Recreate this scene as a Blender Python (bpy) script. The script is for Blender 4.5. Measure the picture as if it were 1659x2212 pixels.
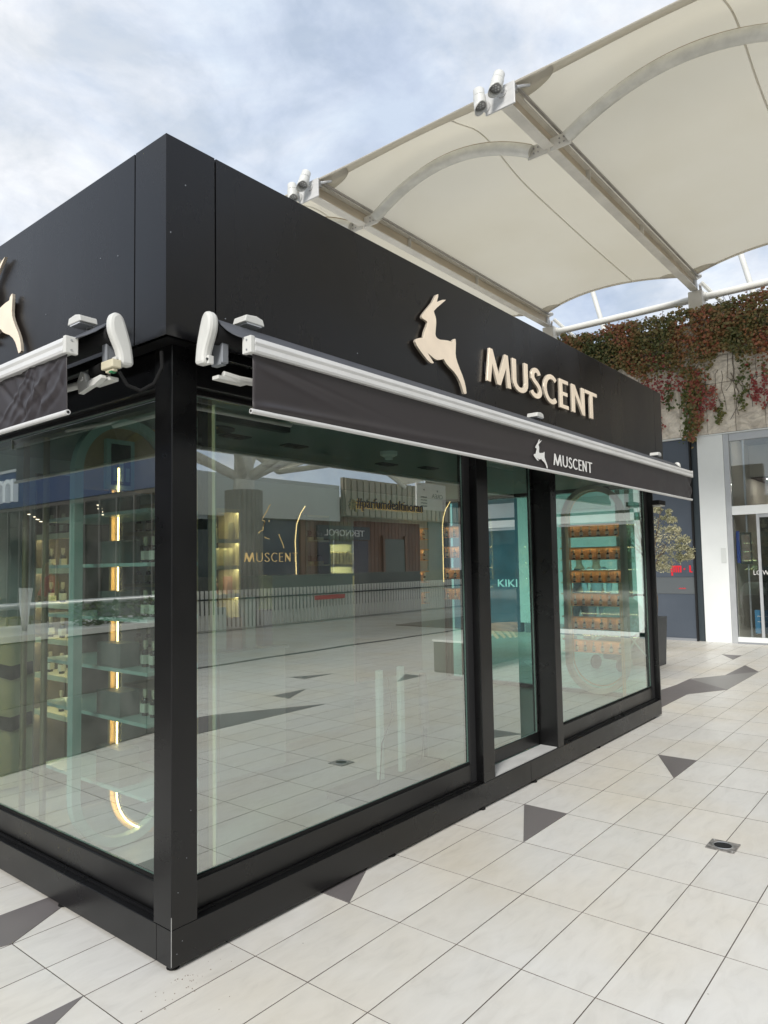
import bpy, bmesh, math, random
from mathutils import Vector, Matrix
random.seed(7)
R = math.radians
S = bpy.context.scene
for o in list(bpy.data.objects): bpy.data.objects.remove(o)

# ------------------------------------------------------------------ camera
CP = Vector((-1.68169, -2.45592, 1.56803)); YAW, PIT, ROL = 0.68747, 0.06396, -0.01721
Fw = Vector((math.cos(PIT)*math.cos(YAW), math.cos(PIT)*math.sin(YAW), math.sin(PIT)))
r0 = Vector((math.sin(YAW), -math.cos(YAW), 0)); u0 = r0.cross(Fw)
Rt = math.cos(ROL)*r0 + math.sin(ROL)*u0; Up = -math.sin(ROL)*r0 + math.cos(ROL)*u0
cam = bpy.data.cameras.new('camera'); camo = bpy.data.objects.new('camera', cam)
S.collection.objects.link(camo); S.camera = camo
camo.matrix_world = Matrix((
    (Rt.x, Up.x, -Fw.x, CP.x), (Rt.y, Up.y, -Fw.y, CP.y), (Rt.z, Up.z, -Fw.z, CP.z), (0, 0, 0, 1)))
cam.sensor_fit = 'VERTICAL'; cam.sensor_height = 36; cam.lens = 1539.644/2212*36
cam.shift_x = 11.62/2212; cam.shift_y = 16.28/2212
cam.clip_start = .05; cam.clip_end = 900
S.render.resolution_x = 768; S.render.resolution_y = 1024

# ------------------------------------------------------------------ world, sun, exposure
SUN_EL, SUN_AZ = R(33), R(202)      # azimuth of the direction towards the sun, from +x counter-clockwise
w = bpy.data.worlds.new('World'); S.world = w; w.use_nodes = True
nt = w.node_tree; N = nt.nodes; Lk = nt.links; N.clear()
out = N.new('ShaderNodeOutputWorld'); bg = N.new('ShaderNodeBackground'); bg.inputs[1].default_value = .1
sky = N.new('ShaderNodeTexSky'); sky.sky_type = 'NISHITA'; sky.sun_disc = False
sky.sun_elevation = SUN_EL; sky.sun_rotation = R(90) - SUN_AZ
tc = N.new('ShaderNodeTexCoord'); sep = N.new('ShaderNodeSeparateXYZ'); Lk.new(tc.outputs['Generated'], sep.inputs[0])
mx = N.new('ShaderNodeMath'); mx.operation = 'MAXIMUM'; mx.inputs[1].default_value = 0; Lk.new(sep.outputs[2], mx.inputs[0])
ad = N.new('ShaderNodeMath'); ad.operation = 'ADD'; ad.inputs[1].default_value = .35; Lk.new(mx.outputs[0], ad.inputs[0])
cmb = N.new('ShaderNodeCombineXYZ')
for i in range(2):
    dv = N.new('ShaderNodeMath'); dv.operation = 'DIVIDE'; Lk.new(sep.outputs[i], dv.inputs[0]); Lk.new(ad.outputs[0], dv.inputs[1]); Lk.new(dv.outputs[0], cmb.inputs[i])
def wnoise(scale, det, rough, dist, off):
    mp = N.new('ShaderNodeMapping'); mp.inputs['Location'].default_value = off; Lk.new(cmb.outputs[0], mp.inputs[0])
    n = N.new('ShaderNodeTexNoise'); n.inputs['Scale'].default_value = scale; n.inputs['Detail'].default_value = det
    n.inputs['Roughness'].default_value = rough; n.inputs['Distortion'].default_value = dist
    Lk.new(mp.outputs[0], n.inputs['Vector']); return n
def wramp(src, stops):
    r = N.new('ShaderNodeValToRGB'); Lk.new(src, r.inputs[0])
    while len(r.color_ramp.elements) < len(stops): r.color_ramp.elements.new(.5)
    for e, (p, c) in zip(r.color_ramp.elements, stops): e.position = p; e.color = (*c, 1)
    return r
n1 = wnoise(2.6, 10, .58, .45, (3.1, .4, 0)); n2 = wnoise(5.5, 9, .6, .3, (7.3, 2.2, 0))
cloud = wramp(n1.outputs['Fac'], [(.36, (4.9, 5.6, 6.7)), (.45, (5.5, 6.15, 7.05)), (.52, (6.25, 6.7, 7.3)), (.61, (7.2, 7.4, 7.6))])
shade = wramp(n2.outputs['Fac'], [(.36, (.80, .825, .86)), (.5, (.97, .97, .99)), (.62, (1.08, 1.08, 1.07))])
mm = N.new('ShaderNodeMix'); mm.data_type = 'RGBA'; mm.blend_type = 'MULTIPLY'; mm.inputs[0].default_value = 1
Lk.new(cloud.outputs[0], mm.inputs[6]); Lk.new(shade.outputs[0], mm.inputs[7])
cov = wramp(n1.outputs['Fac'], [(.28, (.85, .85, .85)), (.5, (.97, .97, .97))])
mix = N.new('ShaderNodeMix'); mix.data_type = 'RGBA'; Lk.new(cov.outputs[0], mix.inputs[0])
Lk.new(sky.outputs[0], mix.inputs[6]); Lk.new(mm.outputs[2], mix.inputs[7])
Lk.new(mix.outputs[2], bg.inputs[0]); Lk.new(bg.outputs[0], out.inputs[0])
sl = bpy.data.lights.new('sun', 'SUN'); sl.energy = 2.4; sl.angle = R(13); sl.color = (1, .965, .91)
so = bpy.data.objects.new('sun', sl); S.collection.objects.link(so)
sd = Vector((math.cos(SUN_AZ)*math.cos(SUN_EL), math.sin(SUN_AZ)*math.cos(SUN_EL), math.sin(SUN_EL)))
so.rotation_euler = sd.to_track_quat('Z', 'Y').to_euler()
S.view_settings.view_transform = 'Standard'; S.view_settings.look = 'None'
S.view_settings.exposure = 0.42; S.view_settings.gamma = 1; S.view_settings.use_curve_mapping = False
S.render.engine = 'CYCLES'
S.cycles.max_bounces = 8; S.cycles.transparent_max_bounces = 24; S.cycles.glossy_bounces = 5
S.cycles.diffuse_bounces = 3; S.cycles.transmission_bounces = 6
S.cycles.sample_clamp_indirect = 6; S.cycles.caustics_reflective = False; S.cycles.caustics_refractive = False

# ------------------------------------------------------------------ materials
MATS = {}
def mat(name, col=(.5, .5, .5), rough=.5, metal=0, spec=.5, noise=None, bump=None, emit=None, rnd=0, coat=0, coords='pos'):
    """noise=(scale, amount, detail, stretch) multiplies the colour; bump=(scale, strength, distance)"""
    if name in MATS: return MATS[name]
    m = bpy.data.materials.new(name); m.use_nodes = True; t = m.node_tree; n = t.nodes; L = t.links
    b = n['Principled BSDF']; b.inputs['Base Color'].default_value = (*col, 1)
    b.inputs['Roughness'].default_value = rough; b.inputs['Metallic'].default_value = metal
    b.inputs['Specular IOR Level'].default_value = spec; b.inputs['Coat Weight'].default_value = coat
    if emit: b.inputs['Emission Color'].default_value = (*emit[0], 1); b.inputs['Emission Strength'].default_value = emit[1]
    g = n.new('ShaderNodeNewGeometry'); vec = g.outputs['Position']
    if coords == 'obj':
        tcx = n.new('ShaderNodeTexCoord'); vec = tcx.outputs['Object']
    cur = None
    if noise:
        mp = n.new('ShaderNodeMapping'); L.new(vec, mp.inputs[0])
        if len(noise) > 3: mp.inputs['Scale'].default_value = noise[3]
        nz = n.new('ShaderNodeTexNoise'); nz.inputs['Scale'].default_value = noise[0]; nz.inputs['Detail'].default_value = noise[2] if len(noise) > 2 else 5
        nz.inputs['Roughness'].default_value = .6; L.new(mp.outputs[0], nz.inputs['Vector'])
        mr = n.new('ShaderNodeMapRange'); mr.inputs[1].default_value = .3; mr.inputs[2].default_value = .7
        mr.inputs[3].default_value = 1-noise[1]; mr.inputs[4].default_value = 1+noise[1]*.6
        L.new(nz.outputs['Fac'], mr.inputs[0])
        mxx = n.new('ShaderNodeMix'); mxx.data_type = 'RGBA'; mxx.blend_type = 'MULTIPLY'; mxx.inputs[0].default_value = 1
        mxx.inputs[6].default_value = (*col, 1); L.new(mr.outputs[0], mxx.inputs[7]); cur = mxx.outputs[2]
        r2 = n.new('ShaderNodeMapRange'); r2.inputs[1].default_value = .3; r2.inputs[2].default_value = .7
        r2.inputs[3].default_value = max(.03, rough-.06); r2.inputs[4].default_value = min(1, rough+.08)
        L.new(nz.outputs['Fac'], r2.inputs[0]); L.new(r2.outputs[0], b.inputs['Roughness'])
    if rnd:
        oi = n.new('ShaderNodeObjectInfo'); ad2 = n.new('ShaderNodeMath'); ad2.operation = 'ADD'
        L.new(oi.outputs['Random'], ad2.inputs[0]); L.new(g.outputs['Random Per Island'], ad2.inputs[1])
        fr = n.new('ShaderNodeMath'); fr.operation = 'FRACT'; L.new(ad2.outputs[0], fr.inputs[0])
        mr = n.new('ShaderNodeMapRange'); mr.inputs[3].default_value = 1-rnd; mr.inputs[4].default_value = 1+rnd
        L.new(fr.outputs[0], mr.inputs[0])
        mxx = n.new('ShaderNodeMix'); mxx.data_type = 'RGBA'; mxx.blend_type = 'MULTIPLY'; mxx.inputs[0].default_value = 1
        if cur: L.new(cur, mxx.inputs[6])
        else: mxx.inputs[6].default_value = (*col, 1)
        L.new(mr.outputs[0], mxx.inputs[7]); cur = mxx.outputs[2]
    if cur: L.new(cur, b.inputs['Base Color'])
    if bump:
        nz = n.new('ShaderNodeTexNoise'); nz.inputs['Scale'].default_value = bump[0]; nz.inputs['Detail'].default_value = 6
        L.new(vec, nz.inputs['Vector']); bp = n.new('ShaderNodeBump'); bp.inputs['Strength'].default_value = bump[1]; bp.inputs['Distance'].default_value = bump[2]
        L.new(nz.outputs['Fac'], bp.inputs['Height']); L.new(bp.outputs[0], b.inputs['Normal'])
    MATS[name] = m; return m

black = mat('black_powder_coat', (.004, .004, .0043), .30, 0, .5, noise=(3, .12, 4), bump=(260, .05, .001))
fascia_m = mat('black_composite_panel', (.004, .0037, .0048), .27, 0, .44, noise=(1.6, .5, 7, (1, 1, .35)), bump=(1.3, .05, .02))
rubber = mat('black_rubber', (.010, .010, .010), .85, 0, .15)
deepblack = mat('dark_recess', (.008, .008, .009), .8)
white_pl = mat('white_plastic', (.63, .63, .60), .35, noise=(9, .06, 4))
white_al = mat('white_powder_coat', (.62, .62, .61), .35, noise=(5, .08, 4, (1, 1, 4)))
alu = mat('brushed_aluminium', (.55, .56, .57), .35, .8, noise=(12, .1, 3))
grey_m = mat('grey_bracket', (.32, .34, .37), .45, .3)
beige_pl = mat('yellowed_plastic', (.62, .57, .42), .45)
sign_m = mat('cream_acrylic', (.84, .72, .57), .35, noise=(5, .10, 4), emit=((1, .80, .6), .08))
sign_side = mat('letter_return', (.60, .53, .43), .4, .4)
print_w = mat('white_print', (.78, .78, .76), .6)
fabric_b = mat('awning_fabric', (.030, .025, .027), .42, 0, .6, noise=(2.0, .12, 4), bump=(420, .12, .0006))
fabric_t = mat('awning_top_fabric', (.075, .08, .092), .6, noise=(6, .12, 3))
steel_w = mat('painted_steel', (.82, .79, .72), .42, 0, .5, noise=(2.4, .16, 6), bump=(30, .1, .002))
seam_m = mat('fabric_seam', (.60, .57, .50), .7)
steel_d = mat('dusty_steel_web', (.64, .55, .42), .5, noise=(2.2, .25, 6, (.4, 3, 3)))
steel_g = mat('galvanised_clamp', (.46, .44, .42), .5, .2, noise=(6, .2, 4))
galv = mat('mottled_tube', (.78, .77, .71), .4, .1, noise=(7, .16, 6, (.7, .7, 1)))
pipe_w = mat('white_pipe', (.74, .74, .70), .4, noise=(3, .08, 3))
grout = mat('tile_joint', (.19, .165, .145), .9, noise=(3, .3, 4))
dark_t = mat('grey_tile', (.175, .160, .158), .4, noise=(1.6, .12, 6, (1, 2.5, 1)), rnd=.06)
pale_t = mat('pale_grey_tile', (.30, .29, .28), .4, noise=(1.6, .12, 6, (1, 2.5, 1)), rnd=.05)
stone_gr = mat('dark_granite', (.085, .082, .074), .55, noise=(5, .45, 8), bump=(9, .3, .02))
gold_led = mat('warm_led', (1, .8, .4), .4, emit=((1, .66, .27), 9))
warm_tube = mat('warm_tube', (.8, .68, .45), .4, emit=((1, .72, .42), .9))
gold = mat('gold_metal', (.62, .42, .22), .45, .7)
gold_edge = mat('gold_letter_edge', (.78, .58, .26), .3, .5)
copper = mat('copper_board', (.85, .45, .20), .45, 0, noise=(6, .2, 4, (1, 1, .2)), rnd=.22)
bottle_d = mat('dark_glass_bottle', (.012, .014, .014), .12, 0, .7)
bottle_l = mat('bottle_label', (.62, .60, .50), .6)
cream_box = mat('cream_carton', (.84, .77, .50), .6, noise=(8, .1, 3), rnd=.14)
pink_box = mat('pink_carton', (.72, .42, .38), .6)
cream_fr = mat('cream_shelf', (.74, .68, .50), .5)
mint = mat('mint_lacquer', (.38, .50, .46), .3)
white_int = mat('white_lacquer', (.74, .76, .72), .3)
int_grey = mat('interior_grey', (.52, .54, .53), .7, noise=(2, .08, 3))
int_dark = mat('interior_dark', (.035, .04, .042), .6)
int_floor = mat('interior_floor', (.34, .34, .32), .4, noise=(2, .2, 4))
ceil_m = mat('interior_ceiling', (.24, .27, .26), .7)
screen_m = mat('screen_back', (.02, .02, .022), .35)
navy = mat('navy_cladding', (.082, .10, .128), .38, noise=(1.5, .07, 3))
navy_d = mat('dark_recess_metal', (.05, .065, .075), .35)
white_wall = mat('white_render', (.82, .85, .85), .5, noise=(1.2, .05, 4), bump=(60, .08, .002))
frame_g = mat('grey_frame', (.50, .52, .54), .35, .2, noise=(4, .06, 3))
wood = mat('teak_slats', (.34, .21, .09), .5, noise=(6, .3, 5, (1, 8, 8)), rnd=.2)
wood_d = mat('brown_timber_wall', (.17, .075, .035), .5, noise=(3, .3, 5, (8, 8, .5)), rnd=.12)
conc = mat('concrete', (.36, .34, .30), .7, noise=(3, .2, 7), bump=(25, .2, .004))
conc_d = mat('warm_concrete', (.20, .185, .155), .7, noise=(2, .2, 7))
col_m = mat('fluted_column', (.30, .285, .25), .6, noise=(2, .15, 5))
bark = mat('bark', (.14, .11, .08), .9, noise=(8, .4, 5), bump=(30, .6, .02))
red_p = mat('red_vinyl', (.72, .02, .035), .5)
blue_p = mat('blue_panel', (.10, .30, .50), .4)
blue_s = mat('blue_shop_band', (.028, .065, .17), .4)
sand = mat('sand_render', (.52, .36, .24), .8, noise=(1, .12, 4))
steel_in = mat('steel_drain', (.42, .40, .38), .4, .6, noise=(30, .6, 5))
skin = mat('skin', (.48, .30, .22), .5)
hair = mat('hair', (.03, .022, .018), .6)

# floor tile: pale porcelain with faint veins and per-tile tone
def floor_mat(name, joints):
    m = bpy.data.materials.new(name); m.use_nodes = True; t = m.node_tree; n = t.nodes; L = t.links
    b = n['Principled BSDF']; g = n.new('ShaderNodeNewGeometry'); oi = n.new('ShaderNodeObjectInfo')
    a = n.new('ShaderNodeMath'); a.operation = 'ADD'; L.new(oi.outputs['Random'], a.inputs[0]); L.new(g.outputs['Random Per Island'], a.inputs[1])
    fr = n.new('ShaderNodeMath'); fr.operation = 'FRACT'; L.new(a.outputs[0], fr.inputs[0])
    sc = n.new('ShaderNodeVectorMath'); sc.operation = 'SCALE'; sc.inputs[0].default_value = (31, 17, 9); L.new(fr.outputs[0], sc.inputs['Scale'])
    off = n.new('ShaderNodeVectorMath'); off.operation = 'ADD'; L.new(g.outputs['Position'], off.inputs[0]); L.new(sc.outputs[0], off.inputs[1])
    mp = n.new('ShaderNodeMapping'); mp.inputs['Rotation'].default_value = (0, 0, .5); mp.inputs['Scale'].default_value = (2.2, 6.5, 1); L.new(off.outputs[0], mp.inputs[0])
    nz = n.new('ShaderNodeTexNoise'); nz.inputs['Scale'].default_value = 2.3; nz.inputs['Detail'].default_value = 11; nz.inputs['Roughness'].default_value = .62; nz.inputs['Distortion'].default_value = .8
    L.new(mp.outputs[0], nz.inputs['Vector'])
    rp = n.new('ShaderNodeValToRGB'); L.new(nz.outputs['Fac'], rp.inputs[0]); e = rp.color_ramp.elements
    e[0].position = .30; e[0].color = (.66, .645, .605, 1); e[1].position = .62; e[1].color = (.75, .735, .695, 1)
    x = e.new(.45); x.color = (.715, .70, .66, 1)
    # broad soiling: warmer stains in drifts, independent of tiles
    n2 = n.new('ShaderNodeTexNoise'); n2.inputs['Scale'].default_value = .9; n2.inputs['Detail'].default_value = 5; L.new(g.outputs['Position'], n2.inputs['Vector'])
    r2 = n.new('ShaderNodeValToRGB'); L.new(n2.outputs['Fac'], r2.inputs[0]); r2.color_ramp.elements[0].position = .42; r2.color_ramp.elements[0].color = (1, 1, 1, 1)
    r2.color_ramp.elements[1].position = .75; r2.color_ramp.elements[1].color = (.93, .88, .79, 1)
    mu = n.new('ShaderNodeMix'); mu.data_type = 'RGBA'; mu.blend_type = 'MULTIPLY'; mu.inputs[0].default_value = 1; L.new(rp.outputs[0], mu.inputs[6]); L.new(r2.outputs[0], mu.inputs[7])
    # small specks
    vo = n.new('ShaderNodeTexVoronoi'); vo.inputs['Scale'].default_value = 9; L.new(g.outputs['Position'], vo.inputs['Vector'])
    lt = n.new('ShaderNodeMath'); lt.operation = 'LESS_THAN'; lt.inputs[1].default_value = .035; L.new(vo.outputs['Distance'], lt.inputs[0])
    n3 = n.new('ShaderNodeTexNoise'); n3.inputs['Scale'].default_value = 2.3; L.new(g.outputs['Position'], n3.inputs['Vector'])
    gt = n.new('ShaderNodeMath'); gt.operation = 'GREATER_THAN'; gt.inputs[1].default_value = .58; L.new(n3.outputs['Fac'], gt.inputs[0])
    ml = n.new('ShaderNodeMath'); ml.operation = 'MULTIPLY'; L.new(lt.outputs[0], ml.inputs[0]); L.new(gt.outputs[0], ml.inputs[1])
    m3 = n.new('ShaderNodeMath'); m3.operation = 'MULTIPLY'; m3.inputs[1].default_value = .45; L.new(ml.outputs[0], m3.inputs[0])
    mk = n.new('ShaderNodeMix'); mk.data_type = 'RGBA'; L.new(m3.outputs[0], mk.inputs[0]); L.new(mu.outputs[2], mk.inputs[6]); mk.inputs[7].default_value = (.2, .17, .14, 1)
    tone = n.new('ShaderNodeMapRange'); tone.inputs[3].default_value = .955; tone.inputs[4].default_value = 1.02; L.new(fr.outputs[0], tone.inputs[0])
    mt = n.new('ShaderNodeMix'); mt.data_type = 'RGBA'; mt.blend_type = 'MULTIPLY'; mt.inputs[0].default_value = 1; L.new(mk.outputs[2], mt.inputs[6]); L.new(tone.outputs[0], mt.inputs[7])
    col = mt.outputs[2]
    if joints:
        br = n.new('ShaderNodeTexBrick'); mpb = n.new('ShaderNodeMapping'); mpb.inputs['Location'].default_value = (-.292, .152, 0); L.new(g.outputs['Position'], mpb.inputs[0]); L.new(mpb.outputs[0], br.inputs['Vector'])
        br.offset = 0; br.inputs['Scale'].default_value = 1; br.inputs['Brick Width'].default_value = .568; br.inputs['Row Height'].default_value = .297; br.inputs['Mortar Size'].default_value = .003
        br.inputs['Color1'].default_value = (1, 1, 1, 1); br.inputs['Color2'].default_value = (.97, .97, .97, 1); br.inputs['Mortar'].default_value = (.35, .32, .3, 1)
        mj = n.new('ShaderNodeMix'); mj.data_type = 'RGBA'; mj.blend_type = 'MULTIPLY'; mj.inputs[0].default_value = 1; L.new(col, mj.inputs[6]); L.new(br.outputs[0], mj.inputs[7]); col = mj.outputs[2]
    L.new(col, b.inputs['Base Color'])
    rr = n.new('ShaderNodeMapRange'); rr.inputs[1].default_value = .3; rr.inputs[2].default_value = .7; rr.inputs[3].default_value = .30; rr.inputs[4].default_value = .48; L.new(n2.outputs['Fac'], rr.inputs[0]); L.new(rr.outputs[0], b.inputs['Roughness'])
    b.inputs['Specular IOR Level'].default_value = .45
    bp = n.new('ShaderNodeBump'); bp.inputs['Strength'].default_value = .35; bp.inputs['Distance'].default_value = .004
    L.new(nz.outputs['Fac'], bp.inputs['Height']); L.new(bp.outputs[0], b.inputs['Normal'])
    return m
tile_m = floor_mat('porcelain_tile', False); tile_far = floor_mat('porcelain_tile_far', True)

def glass_mat(name, tint, base, ior, rough=0.0, wav=.0):
    m = bpy.data.materials.new(name); m.use_nodes = True; t = m.node_tree; n = t.nodes; L = t.links
    n.remove(n['Principled BSDF']); o = n['Material Output']
    tr = n.new('ShaderNodeBsdfTransparent'); tr.inputs[0].default_value = (*tint, 1)
    gl = n.new('ShaderNodeBsdfGlossy'); gl.inputs['Roughness'].default_value = rough; gl.inputs['Color'].default_value = (.96, 1, .975, 1)
    # Schlick falloff, the same from either side of the pane
    lw = n.new('ShaderNodeLayerWeight'); lw.inputs[0].default_value = .5
    fr = n.new('ShaderNodeMath'); fr.operation = 'POWER'; fr.inputs[1].default_value = ior; L.new(lw.outputs['Facing'], fr.inputs[0])
    mr = n.new('ShaderNodeMapRange'); mr.inputs[3].default_value = base; mr.inputs[4].default_value = 1; L.new(fr.outputs[0], mr.inputs[0])
    mi = n.new('ShaderNodeMixShader'); L.new(mr.outputs[0], mi.inputs[0]); L.new(tr.outputs[0], mi.inputs[1]); L.new(gl.outputs[0], mi.inputs[2])
    if wav:
        g = n.new('ShaderNodeNewGeometry'); nz = n.new('ShaderNodeTexNoise'); nz.inputs['Scale'].default_value = 1.1; nz.inputs['Detail'].default_value = 1; L.new(g.outputs['Position'], nz.inputs['Vector'])
        bp = n.new('ShaderNodeBump'); bp.inputs['Strength'].default_value = wav; bp.inputs['Distance'].default_value = .01; L.new(nz.outputs['Fac'], bp.inputs['Height']); L.new(bp.outputs[0], gl.inputs['Normal'])
    if wav:
        df = n.new('ShaderNodeBsdfDiffuse'); df.inputs[0].default_value = (.6, .6, .56, 1); g2 = n.new('ShaderNodeNewGeometry')
        nd = n.new('ShaderNodeTexNoise'); nd.inputs['Scale'].default_value = 3.5; nd.inputs['Detail'].default_value = 9; nd.inputs['Roughness'].default_value = .7; L.new(g2.outputs['Position'], nd.inputs['Vector'])
        md = n.new('ShaderNodeMapRange'); md.inputs[1].default_value = .42; md.inputs[2].default_value = .75; md.inputs[3].default_value = .008; md.inputs[4].default_value = .07; L.new(nd.outputs['Fac'], md.inputs[0])
        m2 = n.new('ShaderNodeMixShader'); L.new(md.outputs[0], m2.inputs[0]); L.new(mi.outputs[0], m2.inputs[1]); L.new(df.outputs[0], m2.inputs[2]); mi = m2
    L.new(mi.outputs[0], o.inputs['Surface']); return m
glass_f = glass_mat('coated_green_glass', (.80, .965, .915), .46, 5, 0, .09)
glass_t = glass_mat('store_glass', (.85, .85, .85), .03, 6)
glass_e = glass_mat('green_end_glass', (.50, .90, .81), .12, 5)
glass_b = glass_mat('inner_green_glass', (.95, .995, .98), .02, 7)
glass_s = glass_mat('shop_glass', (.86, .88, .88), .10, 5)
glass_d = glass_mat('dark_shop_glass', (.45, .5, .52), .12, 5)

fm = bpy.data.materials.new('tensile_fabric'); fm.use_nodes = True
_n = fm.node_tree.nodes; _l = fm.node_tree.links; _n.remove(_n['Principled BSDF'])
_d = _n.new('ShaderNodeBsdfDiffuse'); _t = _n.new('ShaderNodeBsdfTranslucent'); _x = _n.new('ShaderNodeMixShader'); _x.inputs[0].default_value = .42
_g = _n.new('ShaderNodeNewGeometry'); _z = _n.new('ShaderNodeTexNoise'); _z.inputs['Scale'].default_value = .5; _z.inputs['Detail'].default_value = 4; _l.new(_g.outputs['Position'], _z.inputs['Vector'])
_r = _n.new('ShaderNodeValToRGB'); _l.new(_z.outputs['Fac'], _r.inputs[0]); _r.color_ramp.elements[0].position = .3; _r.color_ramp.elements[0].color = (.655, .61, .49, 1); _r.color_ramp.elements[1].position = .65; _r.color_ramp.elements[1].color = (.70, .66, .55, 1)
_l.new(_r.outputs[0], _d.inputs[0]); _l.new(_r.outputs[0], _t.inputs[0]); _l.new(_d.outputs[0], _x.inputs[1]); _l.new(_t.outputs[0], _x.inputs[2]); _l.new(_x.outputs[0], _n['Material Output'].inputs[0])
hem_m = bpy.data.materials.new('fabric_hem'); hem_m.use_nodes = True
_n = hem_m.node_tree.nodes; _l = hem_m.node_tree.links; _n.remove(_n['Principled BSDF'])
_d = _n.new('ShaderNodeBsdfDiffuse'); _t = _n.new('ShaderNodeBsdfTranslucent'); _x = _n.new('ShaderNodeMixShader'); _x.inputs[0].default_value = .5
for q_ in (_d, _t): q_.inputs[0].default_value = (.86, .83, .76, 1)
_l.new(_d.outputs[0], _x.inputs[1]); _l.new(_t.outputs[0], _x.inputs[2]); _l.new(_x.outputs[0], _n['Material Output'].inputs[0])

def leaf_mat(name, stops, scale=1.3, trans=.3):
    m = bpy.data.materials.new(name); m.use_nodes = True; t = m.node_tree; n = t.nodes; L = t.links
    n.remove(n['Principled BSDF']); g = n.new('ShaderNodeNewGeometry')
    nz = n.new('ShaderNodeTexNoise'); nz.inputs['Scale'].default_value = scale; nz.inputs['Detail'].default_value = 3; L.new(g.outputs['Position'], nz.inputs['Vector'])
    mr = n.new('ShaderNodeMapRange'); mr.inputs[1].default_value = .3; mr.inputs[2].default_value = .7; L.new(nz.outputs['Fac'], mr.inputs[0])
    mx_ = n.new('ShaderNodeMath'); mx_.operation = 'MULTIPLY_ADD'; mx_.inputs[1].default_value = .45; L.new(g.outputs['Random Per Island'], mx_.inputs[0])
    m2 = n.new('ShaderNodeMath'); m2.operation = 'MULTIPLY'; m2.inputs[1].default_value = .6; L.new(mr.outputs[0], m2.inputs[0]); L.new(m2.outputs[0], mx_.inputs[2])
    r = n.new('ShaderNodeValToRGB'); L.new(mx_.outputs[0], r.inputs[0])
    while len(r.color_ramp.elements) < len(stops): r.color_ramp.elements.new(.5)
    for e, (p, c) in zip(r.color_ramp.elements, stops): e.position = p; e.color = (*c, 1)
    d = n.new('ShaderNodeBsdfDiffuse'); tr = n.new('ShaderNodeBsdfTranslucent'); gl = n.new('ShaderNodeBsdfGlossy'); gl.inputs['Roughness'].default_value = .45
    a = n.new('ShaderNodeMixShader'); a.inputs[0].default_value = trans; b = n.new('ShaderNodeMixShader'); b.inputs[0].default_value = .05
    L.new(r.outputs[0], d.inputs[0]); L.new(r.outputs[0], tr.inputs[0]); L.new(d.outputs[0], a.inputs[1]); L.new(tr.outputs[0], a.inputs[2])
    L.new(a.outputs[0], b.inputs[1]); L.new(gl.outputs[0], b.inputs[2]); L.new(b.outputs[0], n['Material Output'].inputs[0]); return m
ivy_m = leaf_mat('autumn_ivy_leaf', [(.0, (.07, .10, .03)), (.25, (.13, .15, .05)), (.46, (.24, .21, .08)), (.66, (.36, .20, .09)), (.8, (.40, .12, .08)), (.95, (.50, .25, .10))])
ivy_red = leaf_mat('red_ivy_leaf', [(.0, (.28, .04, .05)), (.5, (.38, .08, .08)), (.95, (.34, .14, .06))])
ivy_green = leaf_mat('green_ivy_leaf', [(.0, (.04, .07, .02)), (.5, (.09, .13, .03)), (.95, (.18, .17, .04))])
olive_m = leaf_mat('olive_leaf', [(.0, (.20, .21, .11)), (.5, (.40, .39, .24)), (.95, (.62, .57, .38))], 3)
grass_m = leaf_mat('hedge_leaf', [(.0, (.03, .05, .02)), (.6, (.07, .10, .035)), (.95, (.12, .14, .05))])

stone = bpy.data.materials.new('travertine'); stone.use_nodes = True
_n = stone.node_tree.nodes; _l = stone.node_tree.links; _b = _n['Principled BSDF']; _b.inputs['Roughness'].default_value = .85
_g = _n.new('ShaderNodeNewGeometry'); _z = _n.new('ShaderNodeTexNoise'); _z.inputs['Scale'].default_value = 3.2; _z.inputs['Detail'].default_value = 12; _z.inputs['Distortion'].default_value = 1.4; _z.inputs['Roughness'].default_value = .7
_l.new(_g.outputs['Position'], _z.inputs['Vector']); _r = _n.new('ShaderNodeValToRGB'); _l.new(_z.outputs['Fac'], _r.inputs[0])
_r.color_ramp.elements[0].position = .33; _r.color_ramp.elements[0].color = (.46, .41, .355, 1); _r.color_ramp.elements[1].position = .60; _r.color_ramp.elements[1].color = (.86, .79, .69, 1)
_l.new(_r.outputs[0], _b.inputs['Base Color'])
_w = _n.new('ShaderNodeTexWave'); _w.wave_type = 'RINGS'; _w.rings_direction = 'X'; _w.inputs['Scale'].default_value = 2.2; _w.inputs['Distortion'].default_value = 14; _w.inputs['Detail'].default_value = 4
_l.new(_g.outputs['Position'], _w.inputs['Vector'])
_a = _n.new('ShaderNodeMath'); _a.operation = 'MULTIPLY_ADD'; _a.inputs[1].default_value = .5; _l.new(_w.outputs['Fac'], _a.inputs[0]); _l.new(_z.outputs['Fac'], _a.inputs[2])
_bp = _n.new('ShaderNodeBump'); _bp.inputs['Strength'].default_value = .9; _bp.inputs['Distance'].default_value = .035; _l.new(_a.outputs[0], _bp.inputs['Height']); _l.new(_bp.outputs[0], _b.inputs['Normal'])

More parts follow.
